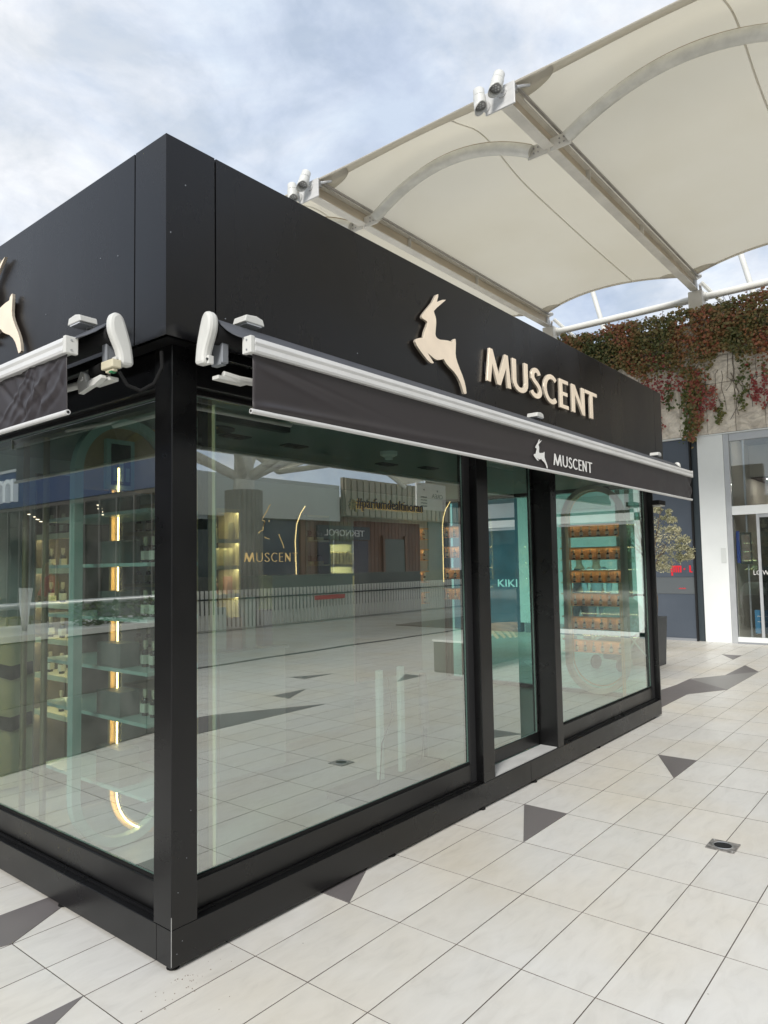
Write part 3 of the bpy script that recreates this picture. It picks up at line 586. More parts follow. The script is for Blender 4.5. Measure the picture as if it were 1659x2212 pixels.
# ------------------------------------------------------------------ awnings
def awning(fn, s0, s1, label, letters, mirror_detail):
    base = fn((s0+s1)/2, .2, 2.4)
    t = thing('awning', label, 'awning', base, 'retractable awnings on the kiosk')
    P = lambda pts: [fn(*q) for q in pts]
    def bx(m, a0, a1, o0, o1, z0, z1, mi=0):
        p, q = fn(a0, o0, z0), fn(a1, o1, z1); return m.box(p[0], q[0], p[1], q[1], p[2], q[2], mi)
    # roller tube, hooded fabric from the tube to the front bar
    MB().tube(P([(s0-.06, .19, 2.50), (s1+.05, .19, 2.50)]), .042, 16).build('roller_tube', deepblack, t, True)
    m = MB(); n = 40
    top = []
    for k in range(n+1):
        s = s0-.05+(s1-s0+.09)*k/n
        for q in range(5):
            u = q/4; top.append(fn(s, .20+.135*u, 2.558-.098*u-.010*math.sin(u*math.pi)))
    fs = [(k*5+q, k*5+q+1, (k+1)*5+q+1, (k+1)*5+q) for k in range(n) for q in range(4)]
    m.add(top, fs); c = m.build('canopy_fabric', fabric_t, t, True); sm = c.modifiers.new('t', 'SOLIDIFY'); sm.thickness = .003
    # front bar with two ridges
    prof = [(.335, 2.398), (.372, 2.398), (.376, 2.408), (.372, 2.428), (.377, 2.440), (.370, 2.460), (.345, 2.464), (.333, 2.455)]
    m = MB().prism(prof, lambda o_, z, d: fn(d, o_, z), s0, s1); m.build('front_bar', white_al, t, False, .002)
    for sg, se in ((s0-.021, s0-.0005), (s1+.0005, s1+.012)):
        m = MB(); bx(m, sg, se, .322, .374, 2.396, 2.464); m.build('end_cap', white_pl, t, False, .003)
    for z in (2.41, 2.448):
        m = MB(); m.tube(P([(s0-.0235, .35, z), (s0-.0205, .35, z)]), .004, 8); m.build('screw', alu, t)
    # valance: a hanging cloth with real wrinkles
    m = MB(); nx, nz = (300, 36); vs = []
    cr = random.Random(21); creases = []
    for k in range(34):
        a = abs(cr.gauss(0, .55)); ang = cr.choice((-1, 1, 1))*cr.uniform(.25, 1.1); ln = cr.uniform(.12, .42)
        creases.append((a, cr.uniform(.0, .23), math.cos(ang), math.sin(ang), ln, cr.uniform(.008, .022), cr.uniform(.0035, .0085)*cr.choice((-1, 1))))
    Ls = s1-s0-.01
    for i in range(nx+1):
        s = s0+.005+Ls*i/nx; dl_ = s-s0; dr_ = s1-s
        for j in range(nz+1):
            v = j/nz; z = 2.400-.222*v
            if mirror_detail:
                wv = 0
                for (ca, cz, cc, cs, cl_, cw, am) in creases:
                    px_, pz_ = dl_-ca, .222*v-cz; al = px_*cc+pz_*cs; pr_ = -px_*cs+pz_*cc
                    if abs(al) < cl_*2 and abs(pr_) < cw*4: wv += am*math.exp(-(al/cl_)**2*2-(pr_/cw)**2)
                wv *= min(1, dl_*14)*(1-.75*v**4)
            else:
                wv = .017*math.exp(-((v-.93+.10*dl_)/.075)**2)*math.exp(-dl_*1.3)*min(1, dl_*10)
                wv += .006*math.exp(-((v-.18-.9*dl_)/.07)**2)*math.exp(-dl_*4.0)*min(1, dl_*8) - .005*math.exp(-((v-.06-.62*dl_)/.05)**2)*math.exp(-dl_*3)*min(1, dl_*8)
                wv += .010*math.exp(-dr_*14)*math.sin(34*dr_+12*v)+.007*math.exp(-((v-.45-2.2*dr_)/.07)**2)*math.exp(-dr_*9)
            wv += .0016*math.sin(2.1*s+3*v)+.0012*math.sin(5.3*s-2*v)
            vs.append(fn(s, .352+wv, z))
    m.add(vs, [(i*(nz+1)+j, i*(nz+1)+j+1, (i+1)*(nz+1)+j+1, (i+1)*(nz+1)+j) for i in range(nx) for j in range(nz)])
    c = m.build('valance', fabric_b, t, True); sm = c.modifiers.new('t', 'SOLIDIFY'); sm.thickness = .0012
    MB().tube(P([(s0-.004, .352, 2.172), (s1+.006, .352, 2.172)]), .0105, 12).build('hem_bar', white_al, t, True)
    MB().tube(P([(s0-.0055, .352, 2.172), (s0-.0035, .352, 2.172)]), .0055, 10).build('hem_bar_plug', deepblack, t)
    # end covers: boot shaped
    boot = [(.139, 2.370), (.139, 2.42), (.146, 2.46), (.158, 2.50), (.170, 2.535), (.181, 2.560), (.198, 2.574), (.216, 2.574), (.232, 2.560), (.2385, 2.535), (.236, 2.50), (.222, 2.465), (.205, 2.43), (.197, 2.40), (.196, 2.368)]
    bs = []
    for k in range(len(boot)):
        p0, p1, p2, p3 = [Vector(boot[(k+q) % len(boot)]) for q in (-1, 0, 1, 2)]
        sharp = k in (0, 14)
        for u in ((0,) if k in (13, 14) else (0, .33, .66)):
            if u == 0: bs.append(tuple(p1)); continue
            bs.append(tuple(.5*((2*p1)+(-p0+p2)*u+(2*p0-5*p1+4*p2-p3)*u*u+(-p0+3*p1-3*p2+p3)*u**3)))
    for se in (s0-.10, s1+.055):
        MB().prism(bs, lambda o_, z, d: fn(d, o_, z), se-.01, se+.035).build('end_cover', white_pl, t, False, .014)
        m = MB(); bx(m, se+.005, se+.03, .1965, .210, 2.368, 2.402); m.build('end_cover_clip', white_pl, t, False, .002)
        m = MB(); m.tube(P([(se-.001, .204, 2.386), (se+.032, .204, 2.386)]), .005, 8); m.build('screw', int_dark, t)
    # wall brackets, folding arms
    m = MB(); bx(m, s0-.03, s0+.0, .14, .20, 2.38, 2.47); bx(m, s0-.032, s0+.0, .20, .214, 2.385, 2.465); m.build('bracket', grey_m, t, False, .003)
    m = MB(); bx(m, s0-.06, s0+.9, .12, .15, 2.42, 2.46); m.build('torsion_bar', black, t, False, .004)
    m = MB(); m.tube(P([(s0-.01, .19, 2.345), (s0+.06, .20, 2.335), (s0+.9, .24, 2.35)]), [.014, .016, .018], 10); bx(m, s0-.045, s0+.10, .165, .205, 2.318, 2.334)
    m.build('folding_arm', white_pl, t, False, .003)
    m = MB(); m.tube(P([(s0+.25, .30, 2.36), (s0+1.3, .18, 2.37)]), .016, 10); m.build('folding_arm', white_pl, t)
    # fabric lettering and emblem
    if letters:
        pl = lambda a, b, d: fn(a, .3615+d, b)
        vd = [(2.439+(a-1.517)/(2.046-1.517)*.192, 2.183+(b-2.615)/(3.17-2.615)*.182) for a, b in DEER]
        MB().prism(vd, pl, 0, .0015).build('printed_emblem', print_w, t)
        x = 2.722
        for ch, wd_ in zip('MUSCENT', (.125, .078, .052, .080, .052, .070, .085)):
            for pg in glyph(ch, .13): MB().prism([(x+a*wd_/WID[ch], 2.217+b*.078) for a, b in pg], pl, 0, .0015).build('printed_letter', print_w, t)
            x += wd_+.0165
    return t
A_ = lambda s, o_, z: (s, -o_, z)
B_ = lambda s, o_, z: (-o_, s, z)
awA = awning(A_, .118, 5.86, 'black awning with white printed name and emblem above the door side of the kiosk', True, False)
awB = awning(B_, .165, 2.50, 'wrinkled black awning without visible print above the left side window', False, True)
# motor, its clamp and cable on the left awning
MB().box(-.235, -.195, .05, .135, 2.352, 2.385).box(-.225, -.205, .06, .12, 2.34, 2.352).build('motor_head', beige_pl, awB, False, .004)
MB().box(-.226, -.206, .07, .09, 2.336, 2.342).build('motor_button', mat('green_button', (.02, .2, .08), .5), awB)
MB().tube([(-.215, .14, 2.365), (-.215, .22, 2.36)], .026, 14).build('motor_tube', rubber, awB, True)
m = MB(); m.prism([(.21, 2.30), (.30, 2.285), (.31, 2.34), (.285, 2.375), (.255, 2.36), (.24, 2.325), (.13, 2.335), (.12, 2.32), (.18, 2.30)], lambda a, b, d: (-.24+d, a, b), 0, .025)
m.tube([(-.243, .275, 2.345), (-.213, .275, 2.345)], .012, 10); m.build('arm_joint', white_pl, awB, False, .003)
MB().tube([(-.2, .06, 2.34), (-.17, .05, 2.29), (-.13, .02, 2.27), (-.09, -.01, 2.30), (-.06, -.02, 2.37), (-.05, 0, 2.44)], .008, 8).build('cable', rubber, awB, True)
# small wedge spotlights above the awnings
def wedge(x, y, z, ang, label):
    t = thing('sign_spotlight', label, 'sign light', (x, y, z), 'small white spotlights under the fascia sign', ang)
    local(MB().prism([(-.055, 0), (.055, .0), (.045, .028), (.01, .036), (-.045, .030)], lambda a, b, d: (a, d, b+.01), -.10, -.02).build('housing', white_pl, t, False, .004))
    local(MB().box(-.04, .04, -.096, -.028, .004, .0095).build('lens', mat('led_lens', (.5, .52, .55), .15), t))
    local(MB().box(-.012, .012, -.04, .015, .0, .0095).build('bracket', alu, t))
wedge(.26, -.11, 2.575, 0, 'white wedge spotlight at the near end of the door side awning')
wedge(2.86, -.11, 2.572, 0, 'white wedge spotlight above the middle of the awning, under the sign letters')
wedge(5.38, -.11, 2.575, 0, 'white wedge spotlight at the far end of the awning')
wedge(-.11, .40, 2.60, R(-90), 'white wedge spotlight on the left side of the kiosk')
cb = MB().box(5.64, 5.84, -.10, -.02, 2.13, 2.175).build('access_reader', deepblack, K); MB().box(5.66, 5.80, -.105, -.03, 2.118, 2.129).build('access_reader_cover', white_pl, K)

# ------------------------------------------------------------------ tensile canopy
XF, XR, ZB = 5.50, 12.85, 7.00
CAN = thing('tensile_canopy', 'cream stretched fabric canopy on parallel steel beams over the plaza', 'canopy', (9, 3, 7))
BY = [-8.25, -5.05, -1.85, 1.40, 4.55, 7.75, 10.95]
def fab(y0, y1, t, s):
    """t in -1..1 across the bay, s in 0..1 from the free edge to the rear edge"""
    k = 1-t*t
    xf, xr = XF-.02+.26*k, XR-.02-.52*k
    x = xf+(xr-xf)*s; y = (y0+y1)/2+t*(y1-y0)/2*.985
    d = (x-6.62)
    crown = .40*math.exp(-(d/.75)**2)*.55 + .40*.45*math.exp(-(max(d, 0)/3.2)**2) if d > 0 else .40*(.35+.65*math.exp(-(d/.62)**2))
    if d < 0: crown *= 1
    crown = crown*max(0, k)**.9 + .03*k
    return (x, y, ZB+.115+crown-.05*(1-k)*0)
for b in range(len(BY)-1):
    y0, y1 = BY[b], BY[b+1]; m = MB(); nx, ny = 40, 28
    m.add([fab(y0, y1, -1+2*j/ny, i/nx) for i in range(nx+1) for j in range(ny+1)], [(i*(ny+1)+j, i*(ny+1)+j+1, (i+1)*(ny+1)+j+1, (i+1)*(ny+1)+j) for i in range(nx) for j in range(ny)])
    m.build('fabric_membrane', fm, CAN, True)
    def strip(name, fn, n, dz=-.006, mt=hem_m):
        mm_ = MB(); vs = []
        for k in range(n+1):
            a, c = fn(k/n); vs += [(a[0], a[1], a[2]+dz), (c[0], c[1], c[2]+dz)]
        mm_.add(vs, [(2*k, 2*k+1, 2*k+3, 2*k+2) for k in range(n)]); o_ = mm_.build(name, mt, CAN, True)
        sd_ = o_.modifiers.new('t', 'SOLIDIFY'); sd_.thickness = .004
    strip('edge_hem', lambda u: (fab(y0, y1, -1+2*u, -.004), fab(y0, y1, -1+2*u, .022)), 28)
    strip('edge_hem', lambda u: (fab(y0, y1, -1+2*u, 1.002), fab(y0, y1, -1+2*u, .988)), 28)
    strip('welded_seam', lambda u: (fab(y0, y1, -.382, .022+.964*u), fab(y0, y1, -.368, .022+.964*u)), 60, -.004, hem_m)
    for t_, s_ in ((-1, 0), (1, 0), (-1, 1), (1, 1)):      # doubled fabric at the corners
        mm_ = MB(); vs = []; n = 10; sg = 1 if s_ == 0 else -1
        for q in range(n+1):
            for r_ in range(3):
                a = q/n*math.pi/2; rr = r_/2*.5
                ds = sg*math.sin(a)*rr*.62/7.0; dt = -t_*math.cos(a)*rr/1.6
                p = fab(y0, y1, t_+dt, s_+ds); vs.append((p[0], p[1], p[2]-.012))
        mm_.add(vs, [(q*3+r_, q*3+r_+1, q*3+r_+4, q*3+r_+3) for q in range(n) for r_ in range(2)]); o_ = mm_.build('corner_patch', hem_m, CAN, True)
        o_.modifiers.new('t', 'SOLIDIFY').thickness = .003
    # arch tube with end plates
    pts = []
    for k in range(25):
        t = -1+2*k/24; pts.append((6.60, (y0+y1)/2+t*((y1-y0)/2-.24), ZB-.075+.40*(1-t*t)))
    MB().tube(pts, .082, 14).build('arch_tube', galv, CAN, True)
    MB().tube([(x_-.0, y_, z_+.093) for x_, y_, z_ in pts], .012, 6).build('keder_rail', mat('rust_stained_rail', (.34, .25, .16), .6), CAN, True)
    for yy, sg in ((y0, 1), (y1, -1)):
        MB().box(6.59, 6.61, yy+sg*.02, yy+sg*.30, ZB-.17, ZB+.0).build('arch_plate', steel_w, CAN, False, .002)
        bm_ = MB()
        for dy in (.15, .21):
            for dz in (-.11, -.05): bm_.tube([(6.578, yy+sg*dy, ZB+dz), (6.622, yy+sg*dy, ZB+dz)], .011, 6)
        bm_.build('arch_bolts', steel_g, CAN)
for yb in BY:
    # I beam: flanges + web, with web stiffeners and a fabric clamp strip
    MB().box(XF-.02, XR+.12, yb-.07, yb+.07, ZB-.125, ZB-.108).build('bottom_flange', steel_w, CAN, False, .002)
    MB().box(XF-.02, XR+.12, yb-.006, yb+.006, ZB-.1075, ZB+.0745).build('beam_web', steel_d, CAN)
    MB().box(XF-.02, XR+.12, yb-.08, yb+.08, ZB+.075, ZB+.092).build('top_flange', steel_w, CAN, False, .002)
    MB().box(XF+.02, XR, yb-.135, yb-.10, ZB+.078, ZB+.105).box(XF+.02, XR, yb+.10, yb+.135, ZB+.078, ZB+.105).build('clamp_strip', steel_g, CAN)
    for x_ in (7.75, 9.9): 
        for sg in (-1, 1): MB().box(x_, x_+.012, yb+sg*.0065, yb+sg*.066, ZB-.107, ZB+.0745).build('stiffener', steel_w, CAN)
    MB().box(XF-.045, XF-.021, yb-.13, yb+.26, ZB-.14, ZB+.13).build('end_plate', white_al, CAN, False, .004)
    MB().box(XF-.02, XF+.05, yb-.13, yb-.10, ZB+.02, ZB+.10).tube([(XF+.0, yb-.14, ZB+.06), (XF+.06, yb-.20, ZB+.08), (XF+.12, yb-.24, ZB+.10)], .018, 8).build('corner_shackle', alu, CAN)
    # column head, post, struts
    cx = 13.15
    MB().box(cx-.17, cx+.10, yb-.13, yb+.13, 6.0, ZB-.126).build('column', steel_w, CAN, False, .004)
    MB().box(cx-.27, cx-.13, yb-.05, yb+.05, ZB-.12, ZB+.02).tube([(cx-.2, yb, ZB-.10), (cx-.2, yb, ZB+.14)], .06, 14).build('column_head', white_al, CAN, False, .004)
    MB().tube([(cx-.2, yb, ZB+.13), (cx-.2, yb, ZB+.155)], .15, 20).build('head_disc', white_al, CAN)
    hb_ = MB()
    for k in range(6): hb_.tube([(cx-.15-.03*k, yb-.075-.01*k, ZB-.02-.03*k), (cx-.13-.03*k, yb-.11-.01*k, ZB-.02-.03*k)], .016, 6)
    hb_.build('head_bolts', steel_g, CAN)
    MB().tube([(cx-.05, yb-.1, ZB+.05), (cx+1.9, yb-1.2, 5.6)], .04, 8).build('strut', pipe_w, CAN, True)
    MB().tube([(cx+.9, yb-.5, 8.4), (cx+1.2, yb-1.0, 6.0)], .055, 10).build('mast', pipe_w, CAN, True)
for b in range(len(BY)-1):
    MB().tube([(13.2, BY[b]+.14, 6.78), (13.2, BY[b+1]-.14, 6.78)], .072, 14).tube([(13.2, BY[b]+.10, 6.78), (13.2, BY[b]+.17, 6.78)], .09, 14).tube([(13.2, BY[b+1]-.17, 6.78), (13.2, BY[b+1]-.10, 6.78)], .09, 14).build('eaves_pipe', pipe_w, CAN, True)
# canopy spotlights, one pair on every beam end
def spot_proto():
    t = thing('canopy_spotlight', 'x', 'spotlight', (0, 0, 0), 'white cylinder spotlights on the canopy beam ends')
    m = MB().tube([(0, 0, .0), (0, 0, .085)], .062, 20); local(m.build('housing', white_pl, t, True))
    m = MB().tube([(0, 0, .094), (0, 0, .16), (0, 0, .172)], [.056, .056, .046], 20); local(m.build('rear_housing', white_pl, t, True))
    f = MB()
    for k in range(14): a = 2*math.pi*k/14; f.box(.050*math.cos(a)-.004, .050*math.cos(a)+.004, .050*math.sin(a)-.004, .050*math.sin(a)+.004, .0855, .1)
    f.tube([(0, 0, .082), (0, 0, .098)], .045, 12); local(f.build('cooling_fins', steel_g, t))
    m = MB(); n = 20
    rim0 = [(.063*math.cos(2*math.pi*k/n), .063*math.sin(2*math.pi*k/n), .01) for k in range(n)]
    rim1 = [(.063*math.cos(2*math.pi*k/n), .063*math.sin(2*math.pi*k/n), -.035-.045*math.cos(2*math.pi*k/n)) for k in range(n)]
    m.add(rim0+rim1, [(k, (k+1) % n, (k+1) % n+n, k+n) for k in range(n)]); g_ = local(m.build('glare_hood', white_pl, t, True)); g_.modifiers.new('t', 'SOLIDIFY').thickness = .003
    l_ = MB().tube([(0, 0, -.004), (0, 0, -.001)], .055, 20)
    local(l_.build('lens', mat('lamp_glass', (.30, .30, .30), .25), t))
    d_ = MB()
    for q in range(7): a = q*1.047; rr = 0 if q == 6 else .03; d_.tube([(rr*math.cos(a), rr*math.sin(a), -.006), (rr*math.cos(a), rr*math.sin(a), -.0042)], .010, 8)
    local(d_.build('led_ring', alu, t))
    local(MB().tube([(0, -.055, .04), (0, -.12, .05)], .014, 8).tube([(0, -.10, .045), (0, -.125, .052)], .05, 16).build('swivel', white_al, t))
    return t
sp = spot_proto()
nth = ['', '', '', 'nearest canopy beam end in view', 'second canopy beam end, just above the kiosk roof edge', 'third beam', 'last beam']
first = True
for bi, yb in enumerate(BY):
    if bi not in (3, 4): continue
    for q, (dy, dz, rx, ry) in enumerate(((.0, .03, R(17), R(-6)), (.21, -.09, R(3), R(7)))):
        side = 'upper' if q == 0 else 'lower'
        lab = {3: '%s spotlight on the nearest canopy beam end in view' % side, 4: '%s spotlight on the beam end just above the black roof edge' % side}.get(bi, 'white spotlight on a canopy beam end beyond the frame')
        o_ = sp if first else copy_tree(sp, (0, 0, 0)); first = False
        o_.scale = (1.2,)*3; o_.location = (XF-.19, yb+dy+.03, ZB+dz); o_.rotation_euler = (rx, ry, R(90)); o_['label'] = lab

# ------------------------------------------------------------------ shop building across the plaza
WX = 12.9
B = thing('shop_building', 'plaza building with rough stone band, navy cladding and white framed shop window', 'building', (WX, 2, 0))
Y_E, Y_W = -6.8, 7.2
row = [(3.97, 4.93), (4.935, 5.60), (5.605, 6.22)]
for z0, z1 in row:
    y = Y_E; k = 0
    while y < Y_W:
        w_ = .503; pr = random.uniform(-.012, .012)
        MB().box(WX-.05+pr, WX+.12, y+.0045, y+w_-.0045, z0+.003, z1-.003).build('stone_panel', stone, B, False, .004)
        y += w_
MB().box(WX+.0, WX+.3, Y_E, Y_W, 3.96, 6.2).build('panel_backing', deepblack, B)
MB().box(WX-.045, WX+.45, Y_E, Y_W, 3.945, 3.9655).build('soffit', white_wall, B)
MB().box(WX+.12, WX+1.2, Y_E, Y_W, 6.0, 6.22).build('roof_slab', conc, B)
# navy cladding
for y0, y1, z0, z1 in ((1.63, 2.38, 1.235, 3.943), (1.63, 2.38, .905, 1.230), (1.63, 2.38, .05, .900)):
    MB().box(WX+.03, WX+.06, y0, y1, z0, z1).build('cladding_panel', navy if z0 != .905 else mat('grey_panel', (.115, .13, .14), .45), B, False, .002)
MB().box(WX+.02, WX+.07, 1.63, 2.38, .0, .048).build('plinth_strip', grey_m, B)
MB().box(WX+.07, WX+.3, 1.45, 2.4, 0, 3.943).build('recess_back', navy_d, B)
MB().box(WX-.01, WX+.07, 1.60, 1.628, 0, 3.943).build('shadow_gap', deepblack, B)
MB().box(WX+.08, WX+.10, 1.47, 1.598, 0.0, 3.943).build('recess_panel', navy_d, B)
MB().box(WX-.02, WX+.35, 1.00, 1.465, .0, 3.943).build('pilaster', white_wall, B, False, .006)
MB().box(WX-.03, WX-.022, 1.03, 1.12, 1.5, 1.78).build('pilaster_plate', mat('painted_plate', (.66, .69, .68), .5), B, False, .002)
# red vinyl mark on the panel: striped m, plus, l, drip and small word
rd = MB(); fx = lambda a, b, d: (WX+.028-d, a, b)
for k in range(5): rd.box(WX+.026, WX+.029, 2.07-.043*k-.03, 2.07-.043*k, 1.325, 1.455)
rd.box(WX+.0262, WX+.0292, 1.87, 2.07, 1.425, 1.458)
rd.box(WX+.026, WX+.029, 2.03, 2.065, 1.26, 1.3255)
rd.box(WX+.026, WX+.029, 1.79, 1.835, 1.385, 1.398).box(WX+.0255, WX+.0285, 1.806, 1.819, 1.37, 1.413)
rd.box(WX+.026, WX+.029, 1.69, 1.725, 1.325, 1.46).box(WX+.0262, WX+.0292, 1.665, 1.70, 1.32, 1.345)
rd.build('red_lettering', red_p, B)

r2_ = MB(); 
for k in range(7): r2_.box(WX+.026, WX+.029, 1.80+.02*k, 1.812+.02*k, 1.0, 1.018+.008*(k % 2))
r2_.build('red_small_print', red_p, B)
# shop window, door and interior
MB().box(WX-.015, WX+.10, .90, .997, 0, 3.943).build('window_frame', frame_g, B, False, .004)
MB().box(WX+.0, WX+.09, Y_E, .898, 3.80, 3.943).build('window_head', frame_g, B)
MB().box(WX-.02, WX+.09, Y_E, .898, 2.395, 2.56).build('transom', white_wall, B, False, .003)
MB().box(WX-.02, WX+.09, Y_E, .898, 0.0, .12).build('window_sill', white_wall, B, False, .003)
MB().box(WX-.03, WX+.0, Y_E, .898, 0.0, .03).build('threshold', grey_m, B)
def gp(y0, y1, z0, z1, mt=glass_s, x=WX+.03): MB().box(x, x+.008, y0, y1, z0, z1).build('window_pane', [mt], B)
gp(Y_E, .897, 2.561, 3.799); gp(.50, .897, .121, 2.394)
MB().box(WX+.0, WX+.07, .448, .498, .121, 2.394).build('door_frame', frame_g, B, False, .003)
MB().box(WX+.01, WX+.06, Y_E, .447, 2.33, 2.394).build('door_frame', frame_g, B)
gp(Y_E, .447, .121, 2.329, glass_d)
MB().box(WX+.06, WX+.09, .66, .69, .12, 3.8).build('inner_post', alu, B)
MB().box(WX+.04, WX+.05, .80, .86, 1.49, 2.09).build('poster_edge', mat('royal_blue', (.02, .05, .32), .4), B)
MB().box(WX+.041, WX+.048, .60, .795, 1.47, 2.06).build('poster_frame', int_dark, B)
MB().box(WX+.0385, WX+.0405, .63, .77, 1.52, 2.02).build('poster_sheet', mat('poster_paper', (.24, .20, .17), .5, noise=(14, .35, 5)), B)
text_mesh('window_lettering', 'LC Wa', lambda a, b, d: (WX+.028-d, .590-a, 1.27+b), .085, .30, .002, print_w, B)
MB().box(WX+.1, WX+.14, .1, .62, .19, .62).build('blue_sign', blue_p, B)
sg_ = MB()
for k in range(3): sg_.box(WX+.097, WX+.0995, .58-.12*k-.1, .58-.12*k, .50-.0*k, .515).box(WX+.097, WX+.0995, .58-.12*k-.08, .58-.12*k, .40, .413)
sg_.build('blue_sign_print', print_w, B)
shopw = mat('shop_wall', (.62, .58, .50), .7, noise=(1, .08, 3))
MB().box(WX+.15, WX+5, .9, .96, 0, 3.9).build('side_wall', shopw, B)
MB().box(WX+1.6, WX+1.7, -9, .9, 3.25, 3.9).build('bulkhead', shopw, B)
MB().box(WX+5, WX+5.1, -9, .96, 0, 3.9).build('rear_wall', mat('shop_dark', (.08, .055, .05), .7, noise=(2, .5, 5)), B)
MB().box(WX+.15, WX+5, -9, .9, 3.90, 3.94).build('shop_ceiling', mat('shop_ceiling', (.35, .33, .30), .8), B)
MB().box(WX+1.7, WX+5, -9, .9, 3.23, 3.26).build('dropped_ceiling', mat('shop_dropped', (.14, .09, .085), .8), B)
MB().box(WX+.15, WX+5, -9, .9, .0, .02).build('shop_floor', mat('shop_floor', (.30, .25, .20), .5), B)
MB().box(WX+.9, WX+2.2, -.6, .45, .0, .55).box(WX+1.1, WX+2.1, -.5, .35, .55, .8).build('display_table', mat('display_brown', (.15, .10, .07), .6), B)
lmp = mat('downlight', (1, .95, .85), .4, emit=((1, .93, .82), 45))
for y_ in (-1.9, -2.4, -4.6, -6.55): MB().box(WX-.02, WX+.3, y_-.2, y_+.2, 0, 3.943).build('pilaster', white_wall if y_ < -2 else frame_g, B)
MB().box(WX-.03, WX+.02, -6.8, -2.7, 2.62, 2.95).build('sign_band', frame_g, B)
for x_, y_, z_ in ((13.35, .42, 3.895), (14.9, .60, 3.225), (15.4, .35, 3.225), (16.3, .45, 3.225), (15.2, .05, 3.225), (17.0, .62, 3.225), (16.5, .15, 3.225)):
    MB().tube([(x_, y_, z_), (x_, y_, z_-.012)], .055, 14).build('downlight', lmp, B)
# part of the frontage seen through the kiosk: white shopfront, brown jambs
MB().box(WX+.0, WX+.3, 2.40, 2.55, 0, 3.943).build('pilaster', white_wall, B)
MB().box(WX+.05, WX+.2, 2.55, 4.62, .22, 3.943).build('white_panel', mat('bright_panel', (.80, .84, .84), .5), B)
MB().box(WX+.02, WX+.2, 2.55, 5.3, 0, .219).build('plinth_strip', grey_m, B)
for y_ in (2.85, 3.05, 4.63, 4.75): MB().box(WX-.04, WX+.05, y_, y_+.07, .0, 3.943).build('jamb', mat('brown_jamb', (.12, .085, .06), .5), B)
MB().box(WX-.02, WX+.049, 2.55, 5.1, 2.7, 2.95).build('sign_band', mat('pale_band', (.55, .56, .55), .5), B)
MB().box(WX+.02, WX+.2, 4.85, 5.42, .22, 3.943).build('white_panel', MATS['bright_panel'], B)
MB().box(WX+.02, WX+.2, 5.42, 7.2, .0, 3.943).build('blue_glazing', mat('blue_shop_glass', (.09, .16, .24), .2, noise=(2, .4, 5)), B)
text_mesh('shop_sign', 'KIKI', lambda a, b, d: (WX+.015-d, 5.97-a, 1.02+b), .17, .50, .01, mat('white_sign', (.8, .85, .85), .5, emit=((.7, .9, 1), .4)), B)

# ------------------------------------------------------------------ ivy
def leaf_cloud(name, pts, mt, size, seed, parent=None, fold=.35, ar=.8):
    rnd = random.Random(seed); vs = []; fs = []
    for (x, y, z, nx_, ny_, nz_) in pts:
        s_ = size*rnd.uniform(.6, 1.25); n_ = Vector((nx_+rnd.uniform(-.7, .7), ny_+rnd.uniform(-.7, .7), nz_+rnd.uniform(-.6, .6))).normalized()
        u = n_.cross(Vector((rnd.uniform(-1, 1), rnd.uniform(-1, 1), rnd.uniform(-1, 1)))).normalized(); v = n_.cross(u); c = Vector((x, y, z)); b = len(vs)
        vs += [c-v*s_*.5, c+u*s_*.5*ar+n_*s_*fold*.4-v*s_*.05, c+v*s_*.55, c-u*s_*.5*ar+n_*s_*fold*.4-v*s_*.05]
        fs += [(b, b+1, b+2), (b, b+2, b+3)]
    me = bpy.data.meshes.new(name); me.from_pydata([tuple(v) for v in vs], [], fs); me.materials.append(mt)
    o_ = bpy.data.objects.new(name, me); S.collection.objects.link(o_); 
    if parent: o_.parent = parent; o_.matrix_parent_inverse = Matrix.Translation(-Vector(parent.location))
    return o_
IV = thing('ivy', 'red and green autumn ivy spilling over the top of the stone wall', 'ivy', (WX, 2, 6.2))
rnd = random.Random(3)
def bott(y):
    """lower limit of the dense curtain"""
    b = 5.42+.18*math.sin(2.1*y+.6)+.10*math.sin(7*y)
    for c_, w_, d_ in ((1.52, .16, 1.45), (1.95, .13, .85), (.52, .11, .95), (.15, .2, .9), (1.25, .18, .75), (2.25, .14, .5), (-.4, .2, .8), (-1.2, .25, 1.0), (3.2, .2, .5)):
        b -= d_*math.exp(-((y-c_)/w_)**2)
    return b
P1, P2, P3 = [], [], []
for k in range(38000):
    y = rnd.uniform(-5, 7.2); b = bott(y); zt = 6.40+.05*math.sin(5*y)+.04*math.sin(13*y)
    u = rnd.random(); z = b+(zt-b)*(1-(1-u)**1.0)
    frac = (z-b)/(zt-b)
    if z < 5.35 and rnd.random() > .20+.25*frac: continue
    th = .10+.22*max(0, min(1, (z-5.1)/.9))
    x = WX-.08-rnd.random()*th
    q = (x, y, z, -1, -.15, .35)
    col = .5*math.sin(1.7*y+2.0*z)+.5*math.sin(3.1*y-1.1*z+1)+rnd.uniform(-.8, .8)
    if z < 5.2: (P2 if col > .15 else (P3 if col < -.35 else P1)).append(q)
    else: (P2 if col > 1.5 else (P3 if col < -1.15 else P1)).append(q)
for k in range(7500):
    y = rnd.uniform(-5, 7.2); P1.append((WX+rnd.uniform(-.25, .25), y, 6.33+abs(rnd.gauss(0, .055))+.04*math.sin(9*y), -.3, -.2, 1))
stems = MB()
